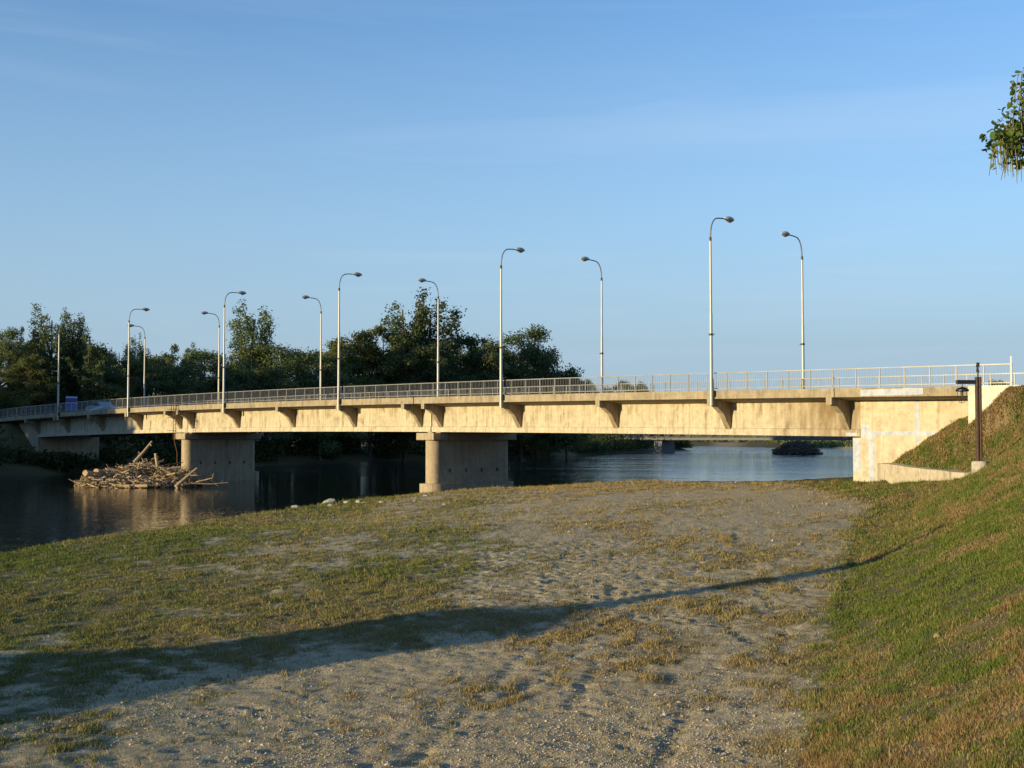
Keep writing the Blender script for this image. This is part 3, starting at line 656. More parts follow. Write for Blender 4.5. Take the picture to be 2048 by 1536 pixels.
# dark core under the sticks
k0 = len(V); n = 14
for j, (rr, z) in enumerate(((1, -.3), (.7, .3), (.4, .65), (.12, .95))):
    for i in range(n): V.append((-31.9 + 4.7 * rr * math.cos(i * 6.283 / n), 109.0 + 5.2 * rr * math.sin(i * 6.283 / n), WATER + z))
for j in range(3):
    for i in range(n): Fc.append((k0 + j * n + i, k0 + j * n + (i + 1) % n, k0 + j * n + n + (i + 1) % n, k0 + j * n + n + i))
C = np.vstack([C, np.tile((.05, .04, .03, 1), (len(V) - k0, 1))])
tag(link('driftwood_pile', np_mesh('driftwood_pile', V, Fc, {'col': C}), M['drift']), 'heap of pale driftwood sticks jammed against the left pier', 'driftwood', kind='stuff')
hgt2 = lambda rr, a: 2.9 * (1 - rr) ** .7 + .1
V, Fc, C = sticks(900, (68.2, 300), (5.0, 4), hgt2, 8, 1.2, 4.5, .06, .18, [(.12, .095, .07), (.08, .065, .05), (.16, .125, .09)])
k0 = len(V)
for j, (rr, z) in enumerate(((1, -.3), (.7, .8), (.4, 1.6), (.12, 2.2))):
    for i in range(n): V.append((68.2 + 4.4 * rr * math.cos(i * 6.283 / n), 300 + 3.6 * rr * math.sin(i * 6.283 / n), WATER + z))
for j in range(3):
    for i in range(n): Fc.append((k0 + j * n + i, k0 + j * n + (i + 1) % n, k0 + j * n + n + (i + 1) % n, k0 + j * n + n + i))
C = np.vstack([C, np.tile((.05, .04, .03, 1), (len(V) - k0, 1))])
tag(link('driftwood_pile', np_mesh('driftwood_pile', V, Fc, {'col': C}), M['drift']), 'dark driftwood island jammed against a pier of the far truss bridge', 'driftwood', kind='stuff')
def log(pts, r0, r1, label, mt='log', stubs=()):
    m_ = MB().tube(pts, r0, r1, 9)
    for a_, b2, r_ in stubs: m_.tube([a_, b2], r_, r_ * .5, 6)
    o = m_.build('log', M[mt], smooth=True); tag(o, label, 'log', 'large logs in the driftwood'); return o
def pp(px, py, Y): return tuple(at_y(px, py, Y))
log([pp(268, 925, 108), pp(288, 903, 108.4), pp(304, 883, 109)], .15, .09, 'pole-like log leaning up to the right out of the driftwood top', stubs=((pp(300, 888, 108.8), pp(303, 892, 108.4), .05),))
log([pp(315, 934, 107), pp(311, 907, 107.2)], .13, .12, 'short upright stump standing in the driftwood')
log([pp(170, 946, 104.6), pp(200, 951, 106.5)], .26, .24, 'thick sawn log sticking out left end of the driftwood, the lower one')
log([pp(192, 943, 106), pp(222, 948, 108.5)], .25, .22, 'thick sawn log on top at the left of the driftwood, the upper one')
log([pp(205, 971, 104.0), pp(250, 972, 103.4), pp(295, 971.5, 103.2)], .11, .13, 'long pale plank-like log lying flat along the waterline')
log([pp(352, 974, 103.2), pp(372, 956, 103.8), pp(394, 937, 104.6)], .20, .10, 'bleached log leaning up to the right in front of the left pier', stubs=((pp(378, 951, 104), pp(395, 950, 103.8), .05),))
log([pp(335, 938, 107.2), pp(362, 934, 107.6)], .10, .08, 'straight log lying level at the right top of the driftwood')
log([pp(330, 930, 109), pp(366, 925, 110)], .05, .035, 'thin dark branch pointing right at the foot of the ladder', 'log_dark')
log([pp(392, 964, 104), pp(425, 956, 104), pp(427, 947, 104)], .05, .03, 'thin bare branch curling up in front of the left pier footing', stubs=((pp(410, 960, 104), pp(420, 957, 103.6), .03),))
log([pp(380, 966, 103.6), pp(420, 968, 103.4), pp(456, 965, 103.3)], .07, .04, 'low dark branch trailing right along the water', 'log_dark', stubs=((pp(440, 966, 103.3), pp(447, 960, 103.3), .03), (pp(430, 968, 103.3), pp(436, 972, 103.1), .03)))

# ------------------------------------------------------------------ rubble on the river edge
def rock(x, y, sx, sy, sz, label, seed, tilt=0):
    bm = bmesh.new(); bmesh.ops.create_icosphere(bm, subdivisions=2, radius=1); g = random.Random(seed)
    for v_ in bm.verts:
        v_.co *= 1 + g.uniform(-.16, .12); v_.co.z = max(v_.co.z, -.5)
        v_.co = Vector((v_.co.x * sx, v_.co.y * sy, v_.co.z * sz)); v_.co = Matrix.Rotation(tilt, 3, 'Y') @ v_.co
    o = link('rock', bm_mesh('rock', bm), M['stone'] if 'tan' not in label else M['tan'], loc=(x, y, float(hgrid(x, y)[0]) + sz * .55)); tag(o, label, 'rock', 'pale rubble along the river edge'); return o
for px, py, sx, sz, lb, ti in ((656, 1008, .44, .20, 'largest pale rubble lump, wedge shaped with a raised right end', -.3), (661, 1013, .22, .10, 'flat pale stone just below the largest rubble lump', 0), (694, 1007, .22, .10, 'flat pale stone right of the largest rubble lump', 0),
                               (716, 1006, .16, .14, 'small upright stone beside a low one, second right of the largest lump', 0), (729, 1008, .2, .07, 'low thin stone at the right of the rubble group', 0), (763, 1006, .18, .08, 'lone low stone between the rubble group and the near pier', 0),
                               (592, 1017, .30, .13, 'pale flat slab left of the largest rubble lump', .1), (578, 1018, .14, .08, 'small stone touching the left side of the pale slab', 0), (568, 1018, .1, .1, 'smallest round stone at the left of the rubble group', 0),
                               (521, 1026, .2, .1, 'isolated pale stone leftmost on the river edge', 0), (851, 993, .2, .07, 'pale flat stone at the foot of the near pier', 0), (1875, 1281, .055, .045, 'single tan stone lying in the green slope grass', 0)):
    x, y = gp(px, py); rock(x, y, sx, sx * .7, sz, lb, int(px), ti)

# ------------------------------------------------------------------ trees
def leaf_quads(P, size, g, up=.0, aspect=.6, out=None, ob=.0):
    """one small leaf-clump face per point"""
    n = len(P); N = g.normal(size=(n, 3)); N /= np.linalg.norm(N, axis=1)[:, None]
    if out is not None: N = N * (1 - ob) + out * ob; N /= np.linalg.norm(N, axis=1)[:, None] + 1e-9
    T = np.cross(N, g.normal(size=(n, 3))); T[:, 2] += up; T -= N * (T * N).sum(1)[:, None]; T /= np.linalg.norm(T, axis=1)[:, None]; B = np.cross(N, T)
    s = (size * g.uniform(.6, 1.35, n))[:, None]; w = s * aspect
    V = np.stack([P - T * s * .5, P + B * w * .5 + N * s * .08, P + T * s * .5, P - B * w * .5 + N * s * .08], 1)
    return V.reshape(-1, 3), np.arange(4 * n).reshape(-1, 4)
def crown_points(kind, g, n):
    """unit-height crowns built from clumps: returns points, outward dirs, clump tint, limb ends"""
    C = []
    if kind == 'round':                                   # wide willow / maple heads in several billows
        for k in range(46):
            a = g.random() * 6.283; z = g.uniform(.16, 1); w = .40 * math.sqrt(max(0, 1 - ((z - .52) / .53) ** 2)) + .03
            r = w * math.sqrt(g.uniform(.25, 1)); C.append((r * math.cos(a), r * math.sin(a), z * .95, g.uniform(.055, .115), g.uniform(.045, .085)))
    elif kind == 'billow':                                # several distinct domes
        for k in range(7):
            a = g.random() * 6.283; r = g.uniform(.08, .30); zz = g.uniform(.45, .86); cx, cy = r * math.cos(a), r * math.sin(a)
            for j in range(9):
                d = g.normal(size=3); d /= np.linalg.norm(d); d[2] = abs(d[2]) * .8 - .1; q = .13 * g.uniform(.7, 1.1)
                C.append((cx + d[0] * q, cy + d[1] * q, zz + d[2] * q, g.uniform(.04, .075), g.uniform(.03, .055)))
        for k in range(16):
            a = g.random() * 6.283; r = g.uniform(.05, .3); C.append((r * math.cos(a), r * math.sin(a), g.uniform(.12, .55), g.uniform(.06, .11), g.uniform(.05, .09)))
    elif kind == 'poplar':                                # steep plumes with sky between them
        for k in range(14):
            a = g.random() * 6.283; r0 = g.uniform(.01, .05); top = g.uniform(.66, .97) if k else 1.0; sp = g.uniform(.05, .15) * (1.15 - .5 * top)
            for j in range(11):
                u = j / 10; z = .18 + (top - .18) * u; r = r0 + sp * u ** .8 * (1.25 if u < .9 else 1.1)
                C.append((r * math.cos(a) + g.normal(0, .012), r * math.sin(a) + g.normal(0, .012), z, (.062 - .026 * u) * g.uniform(.7, 1.25), .055 * g.uniform(.7, 1.2)))
    elif kind == 'loose':                                 # open branching crown, tufts on limbs
        for k in range(12):
            a = g.random() * 6.283; z0 = g.uniform(.15, .6); ln = g.uniform(.18, .42); el = g.uniform(.5, 1.2)
            for j in range(6):
                u = (j + 1.2) / 6.5; C.append((ln * u * math.cos(el) * math.cos(a) + g.normal(0, .02), ln * u * math.cos(el) * math.sin(a) + g.normal(0, .02), min(.97, z0 + ln * u * math.sin(el) + g.normal(0, .02)), g.uniform(.022, .05), g.uniform(.02, .045)))
        for j in range(8): C.append((g.normal(0, .02), g.normal(0, .02), .25 + .09 * j, .04, .045))
    elif kind == 'bush':
        for k in range(30):
            a = g.random() * 6.283; z = g.uniform(.05, .95); w = .55 * math.sqrt(max(.02, 1 - (z / 1.05) ** 2)); r = w * math.sqrt(g.random()); C.append((r * math.cos(a), r * math.sin(a), z, g.uniform(.08, .16), g.uniform(.06, .12)))
    C = np.array(C); wgt = C[:, 3] ** 2 * C[:, 4] ** .5; ix_ = g.choice(len(C), n, p=wgt / wgt.sum()); D_ = g.normal(size=(n, 3)); D_ /= np.linalg.norm(D_, axis=1)[:, None]
    rad = g.random(n) ** .4; P = C[ix_, :3] + D_ * rad[:, None] * C[ix_][:, [3, 3, 4]] * (1 + .25 * g.normal(size=n))[:, None]
    tint = np.clip(g.random(len(C))[ix_] * .7 + .3 * g.random(n), 0, 1)
    return P, D_, tint, C
TREES = {}
def tree_template(key, kind, seed, n, leaf, height, m_leaf, aspect=.6, up=.6):
    """a trunk with limbs and a crown of leaf clumps, built for a tree of `height` metres"""
    g = np.random.default_rng(seed); P, D_, tint, C = crown_points(kind, g, n)
    V, Fc = leaf_quads(P * height, leaf, g, up, aspect, D_, .58)
    cme = np_mesh('crown', V, Fc, {'tint': np.repeat(tint, 4)}); cme.materials.append(M[m_leaf])
    m_ = MB(); h = height; tp = [(g.normal(0, .006) * h, g.normal(0, .006) * h, z * h) for z in (-.04, .1, .25, .45, .68, .9)]; tp[0] = (0, 0, -.04 * h)
    m_.tube(tp, .017 * h, .004 * h, 7)
    for c in C[g.choice(len(C), min(26, len(C)), replace=False)]:
        z0 = max(.1, c[2] * g.uniform(.45, .75)); i = min(4, int(np.searchsorted((-.04, .1, .25, .45, .68, .9), z0)) - 1); b0_ = Vector(tp[i]).lerp(Vector(tp[i + 1]), .6)
        e_ = Vector((c[0] * h, c[1] * h, c[2] * h)); md_ = b0_.lerp(e_, .5) + Vector((0, 0, -.02 * h)); m_.tube([b0_, md_, e_], .0055 * h, .0015 * h, 5, False)
    tme = bm_mesh('trunk', m_.bm, True); tme.materials.append(M['bark']); TREES[key] = (cme, tme, height)
tree_template('willow_a', 'billow', 11, 22000, .36, 20, 'willow'); tree_template('willow_b', 'billow', 12, 22000, .36, 20, 'willow')
tree_template('round_a', 'round', 13, 21000, .38, 20, 'poplar'); tree_template('round_b', 'round', 14, 21000, .38, 20, 'willow')
tree_template('poplar_a', 'poplar', 15, 21000, .38, 24, 'poplar', .6, 1.2); tree_template('poplar_b', 'poplar', 16, 21000, .38, 24, 'poplar', .6, 1.2)
tree_template('loose_a', 'loose', 17, 11000, .37, 20, 'poplar', .6, .8); tree_template('loose_b', 'loose', 18, 11000, .37, 20, 'poplar', .6, .8)
tree_template('bush_a', 'bush', 19, 5000, .5, 8, 'shrub'); tree_template('bush_b', 'bush', 20, 5000, .5, 8, 'willow')
def tree(key, px, top, Y, width, label, group='trees on the far river bank', base=None, name='tree', yaw=None, cat='tree'):
    """px, top: where the crown tops out; width: crown width factor"""
    cme, tme, h0 = TREES[key]; p = at_y(px, top, Y); b_ = float(base_h(np.array([p[0]]), np.array([p[1]]))[0][0]) if base is None else base
    h = p[2] - b_; o = empty(name, (p[0], p[1], b_), random.uniform(0, 6.28) if yaw is None else yaw); k = h / h0; o.scale = (k * width, k * width, k)
    for nm, me in (('crown', cme), ('trunk', tme)): c = bpy.data.objects.new(nm, me); COL.objects.link(c); c.parent = o
    return tag(o, label, cat, group)
tree('round_a', 2, 654, 158, .95, 'broad dark tree cut by the left picture edge')
tree('loose_a', 44, 636, 166, .62, 'slim open tree between the left edge tree and the tall ragged poplar')
tree('poplar_a', 104, 618, 160, 1.3, 'tall ragged poplar behind the leftmost near lamp')
tree('poplar_b', 146, 626, 163, 1.0, 'pointed poplar close at the right of the tall ragged one')
tree('loose_b', 178, 652, 158, 1.05, 'open leaning tree with bare twigs, right of the left poplars')
tree('willow_a', 60, 700, 152, 1.1, 'low rounded willow below the tall ragged poplar')
tree('round_b', 112, 738, 170, 1.3, 'low dark tree behind the blue sign')
tree('round_b', 238, 684, 176, .85, 'mid-height tree left of the sunlit near lamp beside the sky gap')
tree('poplar_b', 275, 676, 180, .75, 'narrow dark tree right behind the leftmost far lamp')
tree('willow_b', 305, 712, 172, 1.0, 'olive willow with soft billows below the narrow dark tree')
tree('willow_a', 236, 735, 168, 1.1, 'low olive willow left of the sunlit near lamp, under the mid-height tree')
tree('loose_a', 342, 670, 186, .95, 'open-crowned tree left of the close pair of lamps')
tree('poplar_a', 388, 690, 192, .7, 'low spiky tree just left of the close pair of lamps')
tree('round_a', 410, 700, 184, 1.15, 'dark dense tree behind the close pair of lamps')
tree('loose_b', 462, 692, 196, .8, 'thin see-through tree between the close lamps and the single tall poplar')
tree('poplar_b', 506, 612, 196, 1.25, 'single tall poplar rising well above the middle-left trees')
tree('round_a', 556, 684, 192, 1.1, 'dark rounded tree at the right foot of the single tall poplar')
tree('round_b', 604, 694, 200, 1.0, 'rounded tree left of the third far lamp from the left')
tree('round_a', 500, 730, 180, 1.35, 'low dark tree in front of the single tall poplar')
tree('willow_b', 655, 682, 206, .75, 'small willow below the left shoulder of the big olive willow')
tree('willow_a', 716, 636, 214, 1.15, 'big olive willow right of the third near lamp')
tree('willow_b', 766, 642, 224, .85, 'olive willow behind, between the big willow and the twin-topped poplars')
tree('willow_a', 806, 664, 214, 1.2, 'lightest olive willow below the twin-topped poplars')
tree('poplar_a', 806, 588, 226, 1.2, 'tallest poplar, left one of the twin-topped pair')
tree('poplar_b', 862, 599, 228, 1.4, 'dark poplar, right one of the twin-topped pair')
tree('round_a', 900, 664, 232, 1.0, 'dark tree right below the twin-topped poplars')
tree('loose_a', 944, 654, 240, 1.1, 'grey-green open tree left of the second near lamp')
tree('loose_b', 996, 668, 246, .7, 'sparse half-bare tree directly behind the second near lamp')
tree('round_a', 1042, 650, 252, 1.0, 'broad dark tree right of the second near lamp')
tree('willow_b', 1098, 682, 258, .72, 'dark tree at the right end of the tall trees, leaning into the sky')
tree('round_b', 1132, 738, 264, .9, 'lowest small tree at the right end of the tree row')
tree('round_a', 640, 742, 196, 1.5, 'low dark tree behind the third far lamp from the left')
tree('round_b', 740, 735, 212, 1.5, 'low dark tree under the big olive willow')
tree('round_a', 860, 728, 226, 1.5, 'low dark tree under the dark twin poplar')
tree('round_b', 985, 725, 244, 1.3, 'low tree under the sparse half-bare tree')
tree('round_a', 1072, 735, 255, 1.1, 'low dark tree under the rightmost leaning tree')
tree('round_b', 212, 775, 196, 1.6, 'low dark tree closing the gap behind the car on the bridge')
tree('round_b', 70, 772, 190, 1.6, 'low dark tree behind the deck railing under the slim open tree')
tree('bush_a', 6, 790, 178, 1.5, 'dark shrubby tree behind the leftmost end of the deck railing')
tree('round_a', 40, 765, 172, 1.7, 'low dark tree just above the left end of the bridge deck')
tree('round_b', -12, 735, 152, 1.5, 'low dark tree filling the left picture edge under the broad tree')
tree('round_a', 206, 745, 166, 1.3, 'low dark tree in the sky gap left of the sunlit near lamp')
tree('round_a', 330, 748, 176, 1.6, 'low dark tree under the open-crowned tree behind the railing')
for k_, px, tp, Y_, w, lb in (('round_b', 296, 702, 192, 1.25, 'rounded tree right of the narrow dark tree, behind the olive willow'), ('round_a', 372, 698, 200, 1.35, 'rounded dark tree filling the row between the open tree and the close lamps'),
        ('willow_b', 436, 704, 202, 1.2, 'olive willow behind the close pair of lamps'), ('round_b', 625, 690, 208, 1.2, 'rounded tree right beside the third far lamp from the left'), ('willow_a', 922, 672, 244, 1.1, 'olive willow filling the row right of the twin poplars'),
        ('round_b', 24, 672, 170, 1.2, 'rounded tree behind the slim open tree at the left'), ('round_a', 156, 668, 172, 1.1, 'dark rounded tree behind the pointed poplar at the left'), ('round_b', 975, 690, 250, 1.0, 'dark rounded tree left of the sparse half-bare tree')):
    tree(k_, px, tp, Y_, w, lb)
for px, tp, w, lb in ((1160, 757, .9, 'distant rounded tree leftmost behind the railing'), (1196, 752, .7, 'distant tree hidden partly by the second far lamp from the right'), (1243, 754, .85, 'distant rounded tree third behind the railing'), (1275, 762, .7, 'lowest of the distant trees behind the railing'), (1308, 756, .75, 'distant rounded tree rightmost behind the railing')):
    tree('round_b' if w > .8 else 'willow_b', px, tp, 410, w, lb, 'distant trees behind the railing', base=-3.2)
tree('bush_b', 2000, 760, 120, 1.1, 'dark bush behind the marker post at the right', None, base=1.2, name='bush', cat='bush')

# undergrowth along the shaded far bank: one mass of shrubs
g = np.random.default_rng(31); Ps, Ts = [], []
path = np.array([(-58, 100), (-54.5, 124), (-49, 147), (-42, 168), (-20, 217), (8, 264), (56, 396), (40, 470)], float)
seg = np.linalg.norm(np.diff(path, axis=0), axis=1); cum = np.r_[0, np.cumsum(seg)]
for k in range(150):
    u = (k + g.random()) / 150 * cum[-1]; i = min(np.searchsorted(cum, u) - 1, len(seg) - 1); i = max(i, 0); f = (u - cum[i]) / seg[i]; p = path[i] * (1 - f) + path[i + 1] * f
    nn = np.array((-(path[i + 1] - path[i])[1], (path[i + 1] - path[i])[0])) / seg[i]; off = g.uniform(.5, 8); p = p + nn * off
    s_, t_ = st(p[0], p[1])
    if -.8 < t_ < 8.2 and s_ > 105.5: continue
    hh_ = g.uniform(2.2, 4.2) + .25 * off; hh_ = min(hh_, 1.7) if -5 < t_ < 11 else hh_; r = g.uniform(2.0, 3.6)
    n = 420; Dd = g.normal(size=(n, 3)); Dd /= np.linalg.norm(Dd, axis=1)[:, None]; Dd[:, 2] = np.abs(Dd[:, 2])
    Q_ = Dd * (g.random(n) ** .35)[:, None] * (r, r, hh_) * (1 + .18 * g.normal(size=n))[:, None]
    Q_[:, 0] += p[0]; Q_[:, 1] += p[1]; Q_[:, 2] += max(WATER, float(base_h(np.array([p[0]]), np.array([p[1]]))[0][0])) - .2
    Ps.append(Q_); Ts.append(np.clip(g.random() * .7 + .3 * g.random(n), 0, 1))
P = np.vstack(Ps); Tn = np.concatenate(Ts); V, Fc = leaf_quads(P, .55, g, .3)
tag(link('undergrowth', np_mesh('undergrowth', V, Fc, {'tint': np.repeat(Tn, 4)}), M['shrub']), 'dark shrubs along the shaded far bank under the bridge', 'undergrowth', kind='stuff')
# low scrub on the distant shore
Ps, Ts = [], []
for k in range(900):
    x = g.uniform(20, 260); y = g.uniform(470, 760) if x < 110 else g.uniform(330, 620)
    hb, dd = base_h(np.array([x]), np.array([y]))
    if dd[0] < 7: continue
    n = 60; r = g.uniform(2, 5); hh_ = g.uniform(1.2, 3.6) if dd[0] < 40 else g.uniform(3, 6); Dd = g.normal(size=(n, 3)); Dd /= np.linalg.norm(Dd, axis=1)[:, None]; Dd[:, 2] = np.abs(Dd[:, 2])
    Q_ = Dd * (g.random(n) ** .4)[:, None] * (r, r, hh_) + (x, y, float(hb[0]) - .2); Ps.append(Q_); Ts.append(np.clip(g.random() * .7 + .3 * g.random(n), 0, 1))
P = np.vstack(Ps); Tn = np.concatenate(Ts); V, Fc = leaf_quads(P, 1.4, g, .3)
tag(link('distant_scrub', np_mesh('distant_scrub', V, Fc, {'tint': np.repeat(Tn, 4)}), M['willow']), 'low scrub on the distant river shore beyond the truss bridge', 'scrub', kind='stuff')
# wood on the left bank upstream, outside the frame: its long evening shadow keeps the far trees' feet dark
Ps, Ts = [], []
for k in range(170):
    u = g.random(); dpt = g.uniform(0, 25); x = -104 - 95 * u - dpt * .81; y = 86 + 125 * u - dpt * .587; h_ = g.uniform(13, 16) + 1.5 * u + 5.5 * (u < .3)
    n = 420; Dd = g.normal(size=(n, 3)); Dd /= np.linalg.norm(Dd, axis=1)[:, None]; r = g.uniform(3.2, 5)
    Q_ = Dd * (g.random(n) ** .35)[:, None] * (r, r, h_ * .45) + (x, y, WATER + 2 + h_ * .55); Ps.append(Q_); Ts.append(g.random(n))
P = np.vstack(Ps); Tn = np.concatenate(Ts); V, Fc = leaf_quads(P, 1.5, g, .3)
tag(link('wood', np_mesh('wood', V, Fc, {'tint': np.repeat(Tn, 4)}), M['poplar']), 'dense wood on the left bank upstream of the bridge', 'wood', kind='stuff')

# ------------------------------------------------------------------ bean-pod tree reaching in at the right
cat_t = empty('catalpa_tree', (13.2, 22.6, float(hgrid(13.2, 22.6)[0]))); tag(cat_t, 'broad-leaved tree with long hanging seed pods reaching in at the right edge', 'tree')
g = np.random.default_rng(77); bz = cat_t.location.z; cx, cy = 13.2, 22.6
tm = MB().tube([(0, 0, -.3), (.05, 0, 1.6), (-.05, .1, 3.2), (.05, 0, 5.2)], .2, .12, 10); lv, lt, pods = [], [], []
centres = []
for px, py, dy in ((2020, 320, 0), (2000, 300, -.3), (2045, 290, .2), (2015, 262, .1), (2040, 240, -.2), (2062, 210, .2), (2052, 180, -.1), (2080, 300, .4), (2090, 250, -.3), (2100, 160, 0), (2080, 330, -.1), (2012, 282, .2)):
    p = at_y(px + 4, py - 14, 22 + dy); centres.append(p - (cx, cy, bz))
for k in range(120):
    d = g.normal(size=3); d /= np.linalg.norm(d)
    q = np.array((.9, .2, 6.0)) + d * (3.0, 3.0, 2.5) * g.random() ** .45
    if (q[0] + cx) / (q[1] + cy) < .435: continue
    centres.append(q)
ends = []
for k in range(9):                                          # main limbs, then a branchlet from the nearest limb to each tuft
    a = k * .7 + g.normal(0, .15); e_ = Vector((-.3 + 1.9 * math.cos(a), 1.8 * math.sin(a), 5.3 + g.uniform(-.6, 1.5))); b0_ = Vector((.02, .05, 2.6 + .28 * k)); md_ = b0_.lerp(e_, .5) + Vector((0, 0, .25))
    tm.tube([b0_, md_, e_], .09, .035, 7, False); ends += [b0_.lerp(md_, .8), md_, md_.lerp(e_, .5), e_]
for c in centres:
    v_ = Vector(c); q_ = min(ends, key=lambda e: (e - v_).length); tm.tube([q_, q_.lerp(v_, .5) + Vector((0, 0, .12)), v_], .028, .009, 5, False)
    n = int(g.integers(50, 90)); P_ = c + np.clip(g.normal(size=(n, 3)), -1.25, 1.25) * (.17, .2, .17); lv.append(P_); lt.append(np.clip(g.random() * .5 + .5 * g.random(n), 0, 1))
    for j in range(4): tm.tube([Vector(c) + Vector((0, 0, -.05)), Vector(c + np.clip(g.normal(size=3), -1.3, 1.3) * (.2, .2, .16))], .008, .004, 4, False)
    for j in range(g.integers(9, 16)):
        b_ = c + np.clip(g.normal(size=3), -1.3, 1.3) * (.15, .18, .12); ln = g.uniform(.34, .68); sw = g.normal(0, .07, 2)
        pods.append((b_, b_ + (sw[0] * .5, sw[1] * .5, -ln * .5), b_ + (sw[0], sw[1], -ln)))
P = np.vstack(lv); n = len(P); N_ = g.normal(size=(n, 3)); N_[:, 2] = np.abs(N_[:, 2]) + .5; N_ /= np.linalg.norm(N_, axis=1)[:, None]
T_ = g.normal(size=(n, 3)); T_[:, 2] -= .8; T_ -= N_ * (T_ * N_).sum(1)[:, None]; T_ /= np.linalg.norm(T_, axis=1)[:, None]; B_ = np.cross(N_, T_); s_ = g.uniform(.06, .16, n)[:, None]
hv = [P, P + T_ * s_ * .12 + B_ * s_ * .36 + N_ * s_ * .1, P + T_ * s_ * .5 + B_ * s_ * .34 + N_ * s_ * .06, P + T_ * s_ * 1.05, P + T_ * s_ * .5 - B_ * s_ * .34 + N_ * s_ * .06, P + T_ * s_ * .12 - B_ * s_ * .36 + N_ * s_ * .1]
V = np.stack(hv, 1).reshape(-1, 3); k6 = np.arange(n)[:, None] * 6; Fc = np.vstack([k6 + (0, 1, 2, 3), k6 + (0, 3, 4, 5)])
link('crown', np_mesh('crown', V, Fc, {'tint': np.repeat(np.concatenate(lt), 6)}), M['catalpa'], cat_t)
V, Fc, Tn = [], [], []
for a_, b_, c_ in pods:
    k0 = len(V); tt = g.random()
    for q, r in ((a_, .006), (b_, .009), (c_, .005)):
        for i in range(4): V.append(q + np.array((math.cos(i * 1.571), math.sin(i * 1.571), 0)) * r); Tn.append(tt)
    for j in (0, 4):
        for i in range(4): Fc.append((k0 + j + i, k0 + j + (i + 1) % 4, k0 + j + 4 + (i + 1) % 4, k0 + j + 4 + i))
tag(link('seed_pods', np_mesh('seed_pods', V, Fc, {'tint': np.array(Tn)}), M['pod'], cat_t), kind='stuff')
tm.build('trunk', M['bark'], cat_t)

# ------------------------------------------------------------------ unseen object added off-frame, shaped to cast the long pointed shadow on the lot
GX, GY = -25.0, 9.1; gz = -4.1; gz_b = empty('shadow_caster', (GX, GY, gz), 0); tag(gz_b, 'unseen object added on the left bank to cast the long pointed shadow', 'shadow caster')
MB().lathe([(3.5, 2.35), (3.3, 2.62), (1.9, 3.1), (1.75, 3.5), (1.95, 4.2), (1.5, 4.38), (.6, 4.55), (.4, 4.72)], 14).build('caster_body', M['caster_brown'], gz_b)  # widths fitted to the broad part of the shadow
MB().tube([(0, 0, 4.6), (0, 0, 7.55)], .36, .29, 8).build('finial', M['brown_wood'], gz_b)  # added spike, thick enough for the shadow's thin tip
for k in range(6): MB().tube([(2.6 * math.cos(k * 1.047), 2.6 * math.sin(k * 1.047), -.4), (2.6 * math.cos(k * 1.047), 2.6 * math.sin(k * 1.047), 2.7)], .1, n=8).build('post', M['brown_wood'], gz_b)  # legs under the added caster

# ------------------------------------------------------------------ grass blades and loose stones
g = np.random.default_rng(99)
def scatter(n, y0, y1, pw):
    """positions on the lot inside the picture's wedge, thinning with distance"""
    u = g.random(n); Yp = (y0 ** (1 - pw) + u * (y1 ** (1 - pw) - y0 ** (1 - pw))) ** (1 / (1 - pw)); Xp = (g.random(n) * 2 - 1) * (.44 * Yp + 1.2)
    return Xp, Yp
n = 1250000; Xp, Yp = scatter(n, 9.5, 92, 1.25)
m2 = 860000; Y2 = 12 + 54 * g.random(m2) ** .55; X2 = xc(Y2) - 2.5 + g.random(m2) * (6.5 + 4 * (Y2 > 48)); kp = np.abs(X2) < .44 * Y2 + 1
m3 = 420000; Y3 = 3 + 62 * g.random(m3) ** .9; X3 = -20 + 62 * g.random(m3); k3 = (np.abs(X3) > .44 * Y3 + .9) & (X3 < 12 + .55 * Y3)
Xp = np.r_[Xp, X2[kp], X3[k3]]; Yp = np.r_[Yp, Y2[kp], Y3[k3]]; n = len(Xp)
hb, dd = base_h(Xp, Yp); G_, D_, O_ = cover(Xp, Yp, dd)
s_, t_ = st(Xp, Yp)
wallx = 18.75 + (64.3 - Yp) * (1.1 / 9.3)
clump = fbm(Xp * 3.1 + 7, Yp * 2.4, 3); dens = np.clip((G_ - .33) * 1.4, 0, 1) * (.12 + 1.5 * sm(clump, .38, .66)) + .05 * (Yp < 60)
ok = (dd > .12) & (g.random(n) < dens) & ~((t_ > -.1) & (s_ < 12) & (s_ > -10)) & ~((Yp > 54.8) & (Yp < 64.6) & (Xp > wallx - .1) & (Xp < wallx + .45)) & ~((t_ > -1.1) & (np.abs(s_ - 34.9) < 1.2))
Xp, Yp, dd, D_, O_, G_, clump = (q[ok] for q in (Xp, Yp, dd, D_, O_, G_, clump)); Zp = hgrid(Xp, Yp); n = len(Xp)
K = 3; Xb = np.repeat(Xp, K) + g.normal(0, .02, n * K) * (1 + np.repeat(Yp, K) / 30); Yb = np.repeat(Yp, K) + g.normal(0, .03, n * K) * (1 + np.repeat(Yp, K) / 30); Zb = np.repeat(Zp, K) - .012
edge = np.repeat(np.exp(-dd / 2.2), K); on = np.repeat(O_, K); dist = np.repeat(np.where(np.abs(Xp) > .44 * Yp + .9, np.maximum(Yp, 55), Yp), K)
tall = np.repeat((fbm(Xp * .9 + 60, Yp * .7, 3) > .58) + 1.6 * sm(clump, .55, .7), K)
h_ = g.uniform(.018, .055, n * K) * (1 + .35 * on + 1.6 * edge * g.random(n * K) + .7 * tall * g.random(n * K)) * (1 + .25 * (g.random(n * K) < .04) * 5 * g.random(n * K)) * (.62 + dist / 80)
w_ = g.uniform(.003, .0065, n * K) * (.6 + dist / 20)
a = g.random(n * K) * 6.283; le = g.uniform(.1, .75, n * K) * h_; la2 = g.random(n * K) * 6.283
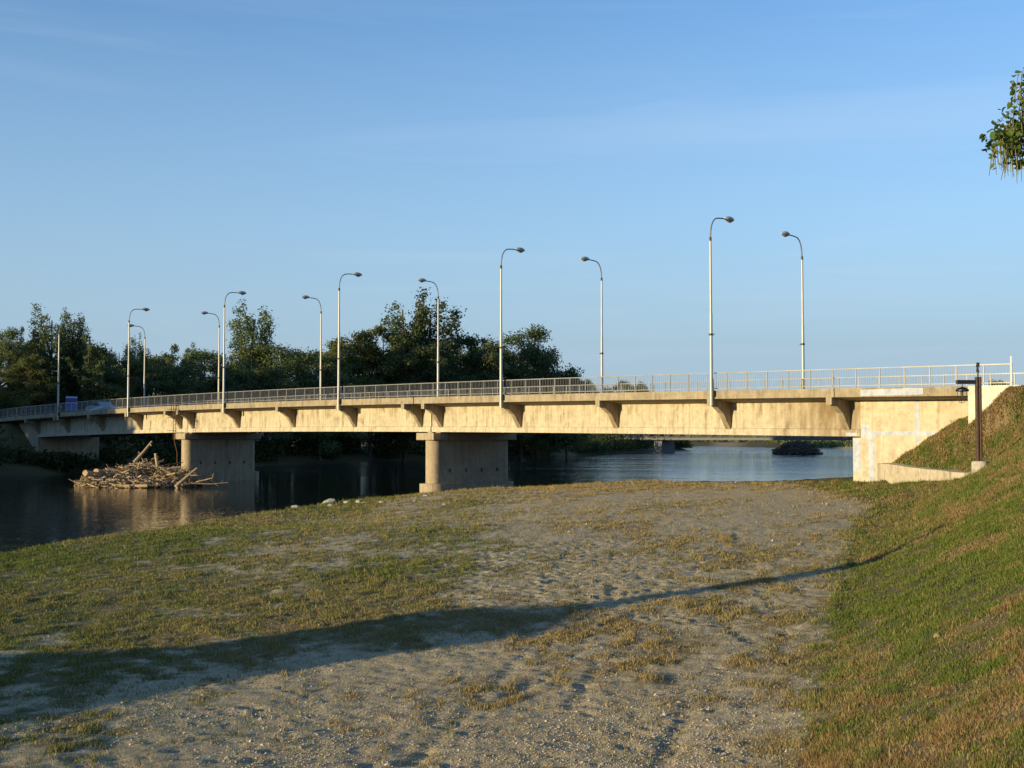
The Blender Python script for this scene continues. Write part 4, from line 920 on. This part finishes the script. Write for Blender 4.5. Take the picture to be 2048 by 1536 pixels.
base_c = np.stack([Xb, Yb, Zb], 1); dirw = np.stack([np.cos(a), np.sin(a), np.zeros_like(a)], 1)
V = np.stack([base_c - dirw * w_[:, None], base_c + dirw * w_[:, None], base_c + np.stack([np.cos(la2) * le, np.sin(la2) * le, h_], 1)], 1).reshape(-1, 3)
dryp = np.repeat(D_ + O_ * 1.3 * (fbm(Xp * 2.7 + 50, Yp * 2.2 + 20, 3) - .5) + .16 * g.normal(size=n), K) + .16 * g.normal(size=n * K)
c_g = np.array((.095, .135, .022)); c_g2 = np.array((.145, .17, .038)); c_d = np.array((.36, .275, .12)); c_b = np.array((.20, .12, .055))
q = g.random(n * K)[:, None]; col = c_g * q + c_g2 * (1 - q); mk = (dryp > .56); col[mk] = (c_d * q + c_d * .7 * (1 - q))[mk]
mb = (dryp > .66) & (on > .5) & (g.random(n * K) < .6); col[mb] = c_b * (.7 + .8 * q[mb])
col *= g.uniform(.75, 1.2, n * K)[:, None]
col = np.concatenate([col, np.ones((n * K, 1))], 1)
tag(link('grass', np_mesh('grass', V, np.arange(len(V)).reshape(-1, 3), {'col': np.repeat(col, 3, 0)}), M['grass']), 'short green and dry grass over the riverside lot and slope', 'grass', kind='stuff')
print('blades', n * K)
n = 380000; Xp, Yp = scatter(n, 9.5, 90, 1.6); hb, dd = base_h(Xp, Yp); G_, D_, O_ = cover(Xp, Yp, dd)
cl = fbm(Xp * .5 + 3, Yp * .4, 3)
dens = (1 - G_) * sm(cl, .40, .62) * (.35 + .65 * sm(-Yp, -22, -14)) + .6 * blob(Xp, Yp, 1.2, 50, 3.5, 6) * sm(cl, .45, .6) + .02 + .9 * blob(Xp, Yp, .9, 16.3, 1.3, 1.5) + .5 * blob(Xp, Yp, -2.4, 15.3, 1.2, 1.0)
ok = (dd > .3) & (g.random(n) < dens) & (O_ < .5); Xp, Yp = Xp[ok], Yp[ok]; Zp = hgrid(Xp, Yp); n = len(Xp)
r = (.004 + .016 * g.random(n) ** 4) * (.7 + Yp / 45) * (1 + 1.6 * (g.random(n) < .012)); oc = np.array([(1, 0, 0), (0, 1, 0), (-1, 0, 0), (0, -1, 0), (.1, .1, .7), (0, 0, -.5)])
V = oc[None] * g.uniform(.6, 1.3, (n, 6, 3)) * r[:, None, None]; a = g.random(n) * 6.28; c, s2 = np.cos(a)[:, None], np.sin(a)[:, None]
V = np.stack([V[..., 0] * c - V[..., 1] * s2, V[..., 0] * s2 + V[..., 1] * c, V[..., 2]], -1) + np.stack([Xp, Yp, Zp + r * .15], 1)[:, None]
f8 = np.array([(0, 1, 4), (1, 2, 4), (2, 3, 4), (3, 0, 4), (1, 0, 5), (2, 1, 5), (3, 2, 5), (0, 3, 5)])
Fc = (np.arange(n)[:, None, None] * 6 + f8[None]).reshape(-1, 3); cc = np.array((.43, .37, .28))[None] * g.uniform(.6, 1.3, (n, 1)); cc = np.concatenate([cc, np.ones((n, 1))], 1)
tag(link('gravel', np_mesh('gravel', V.reshape(-1, 3), Fc, {'col': np.repeat(cc, 6, 0)}), M['gravel']), 'loose pale pebbles scattered over the sandy lot', 'gravel', kind='stuff')
print('stones', n)
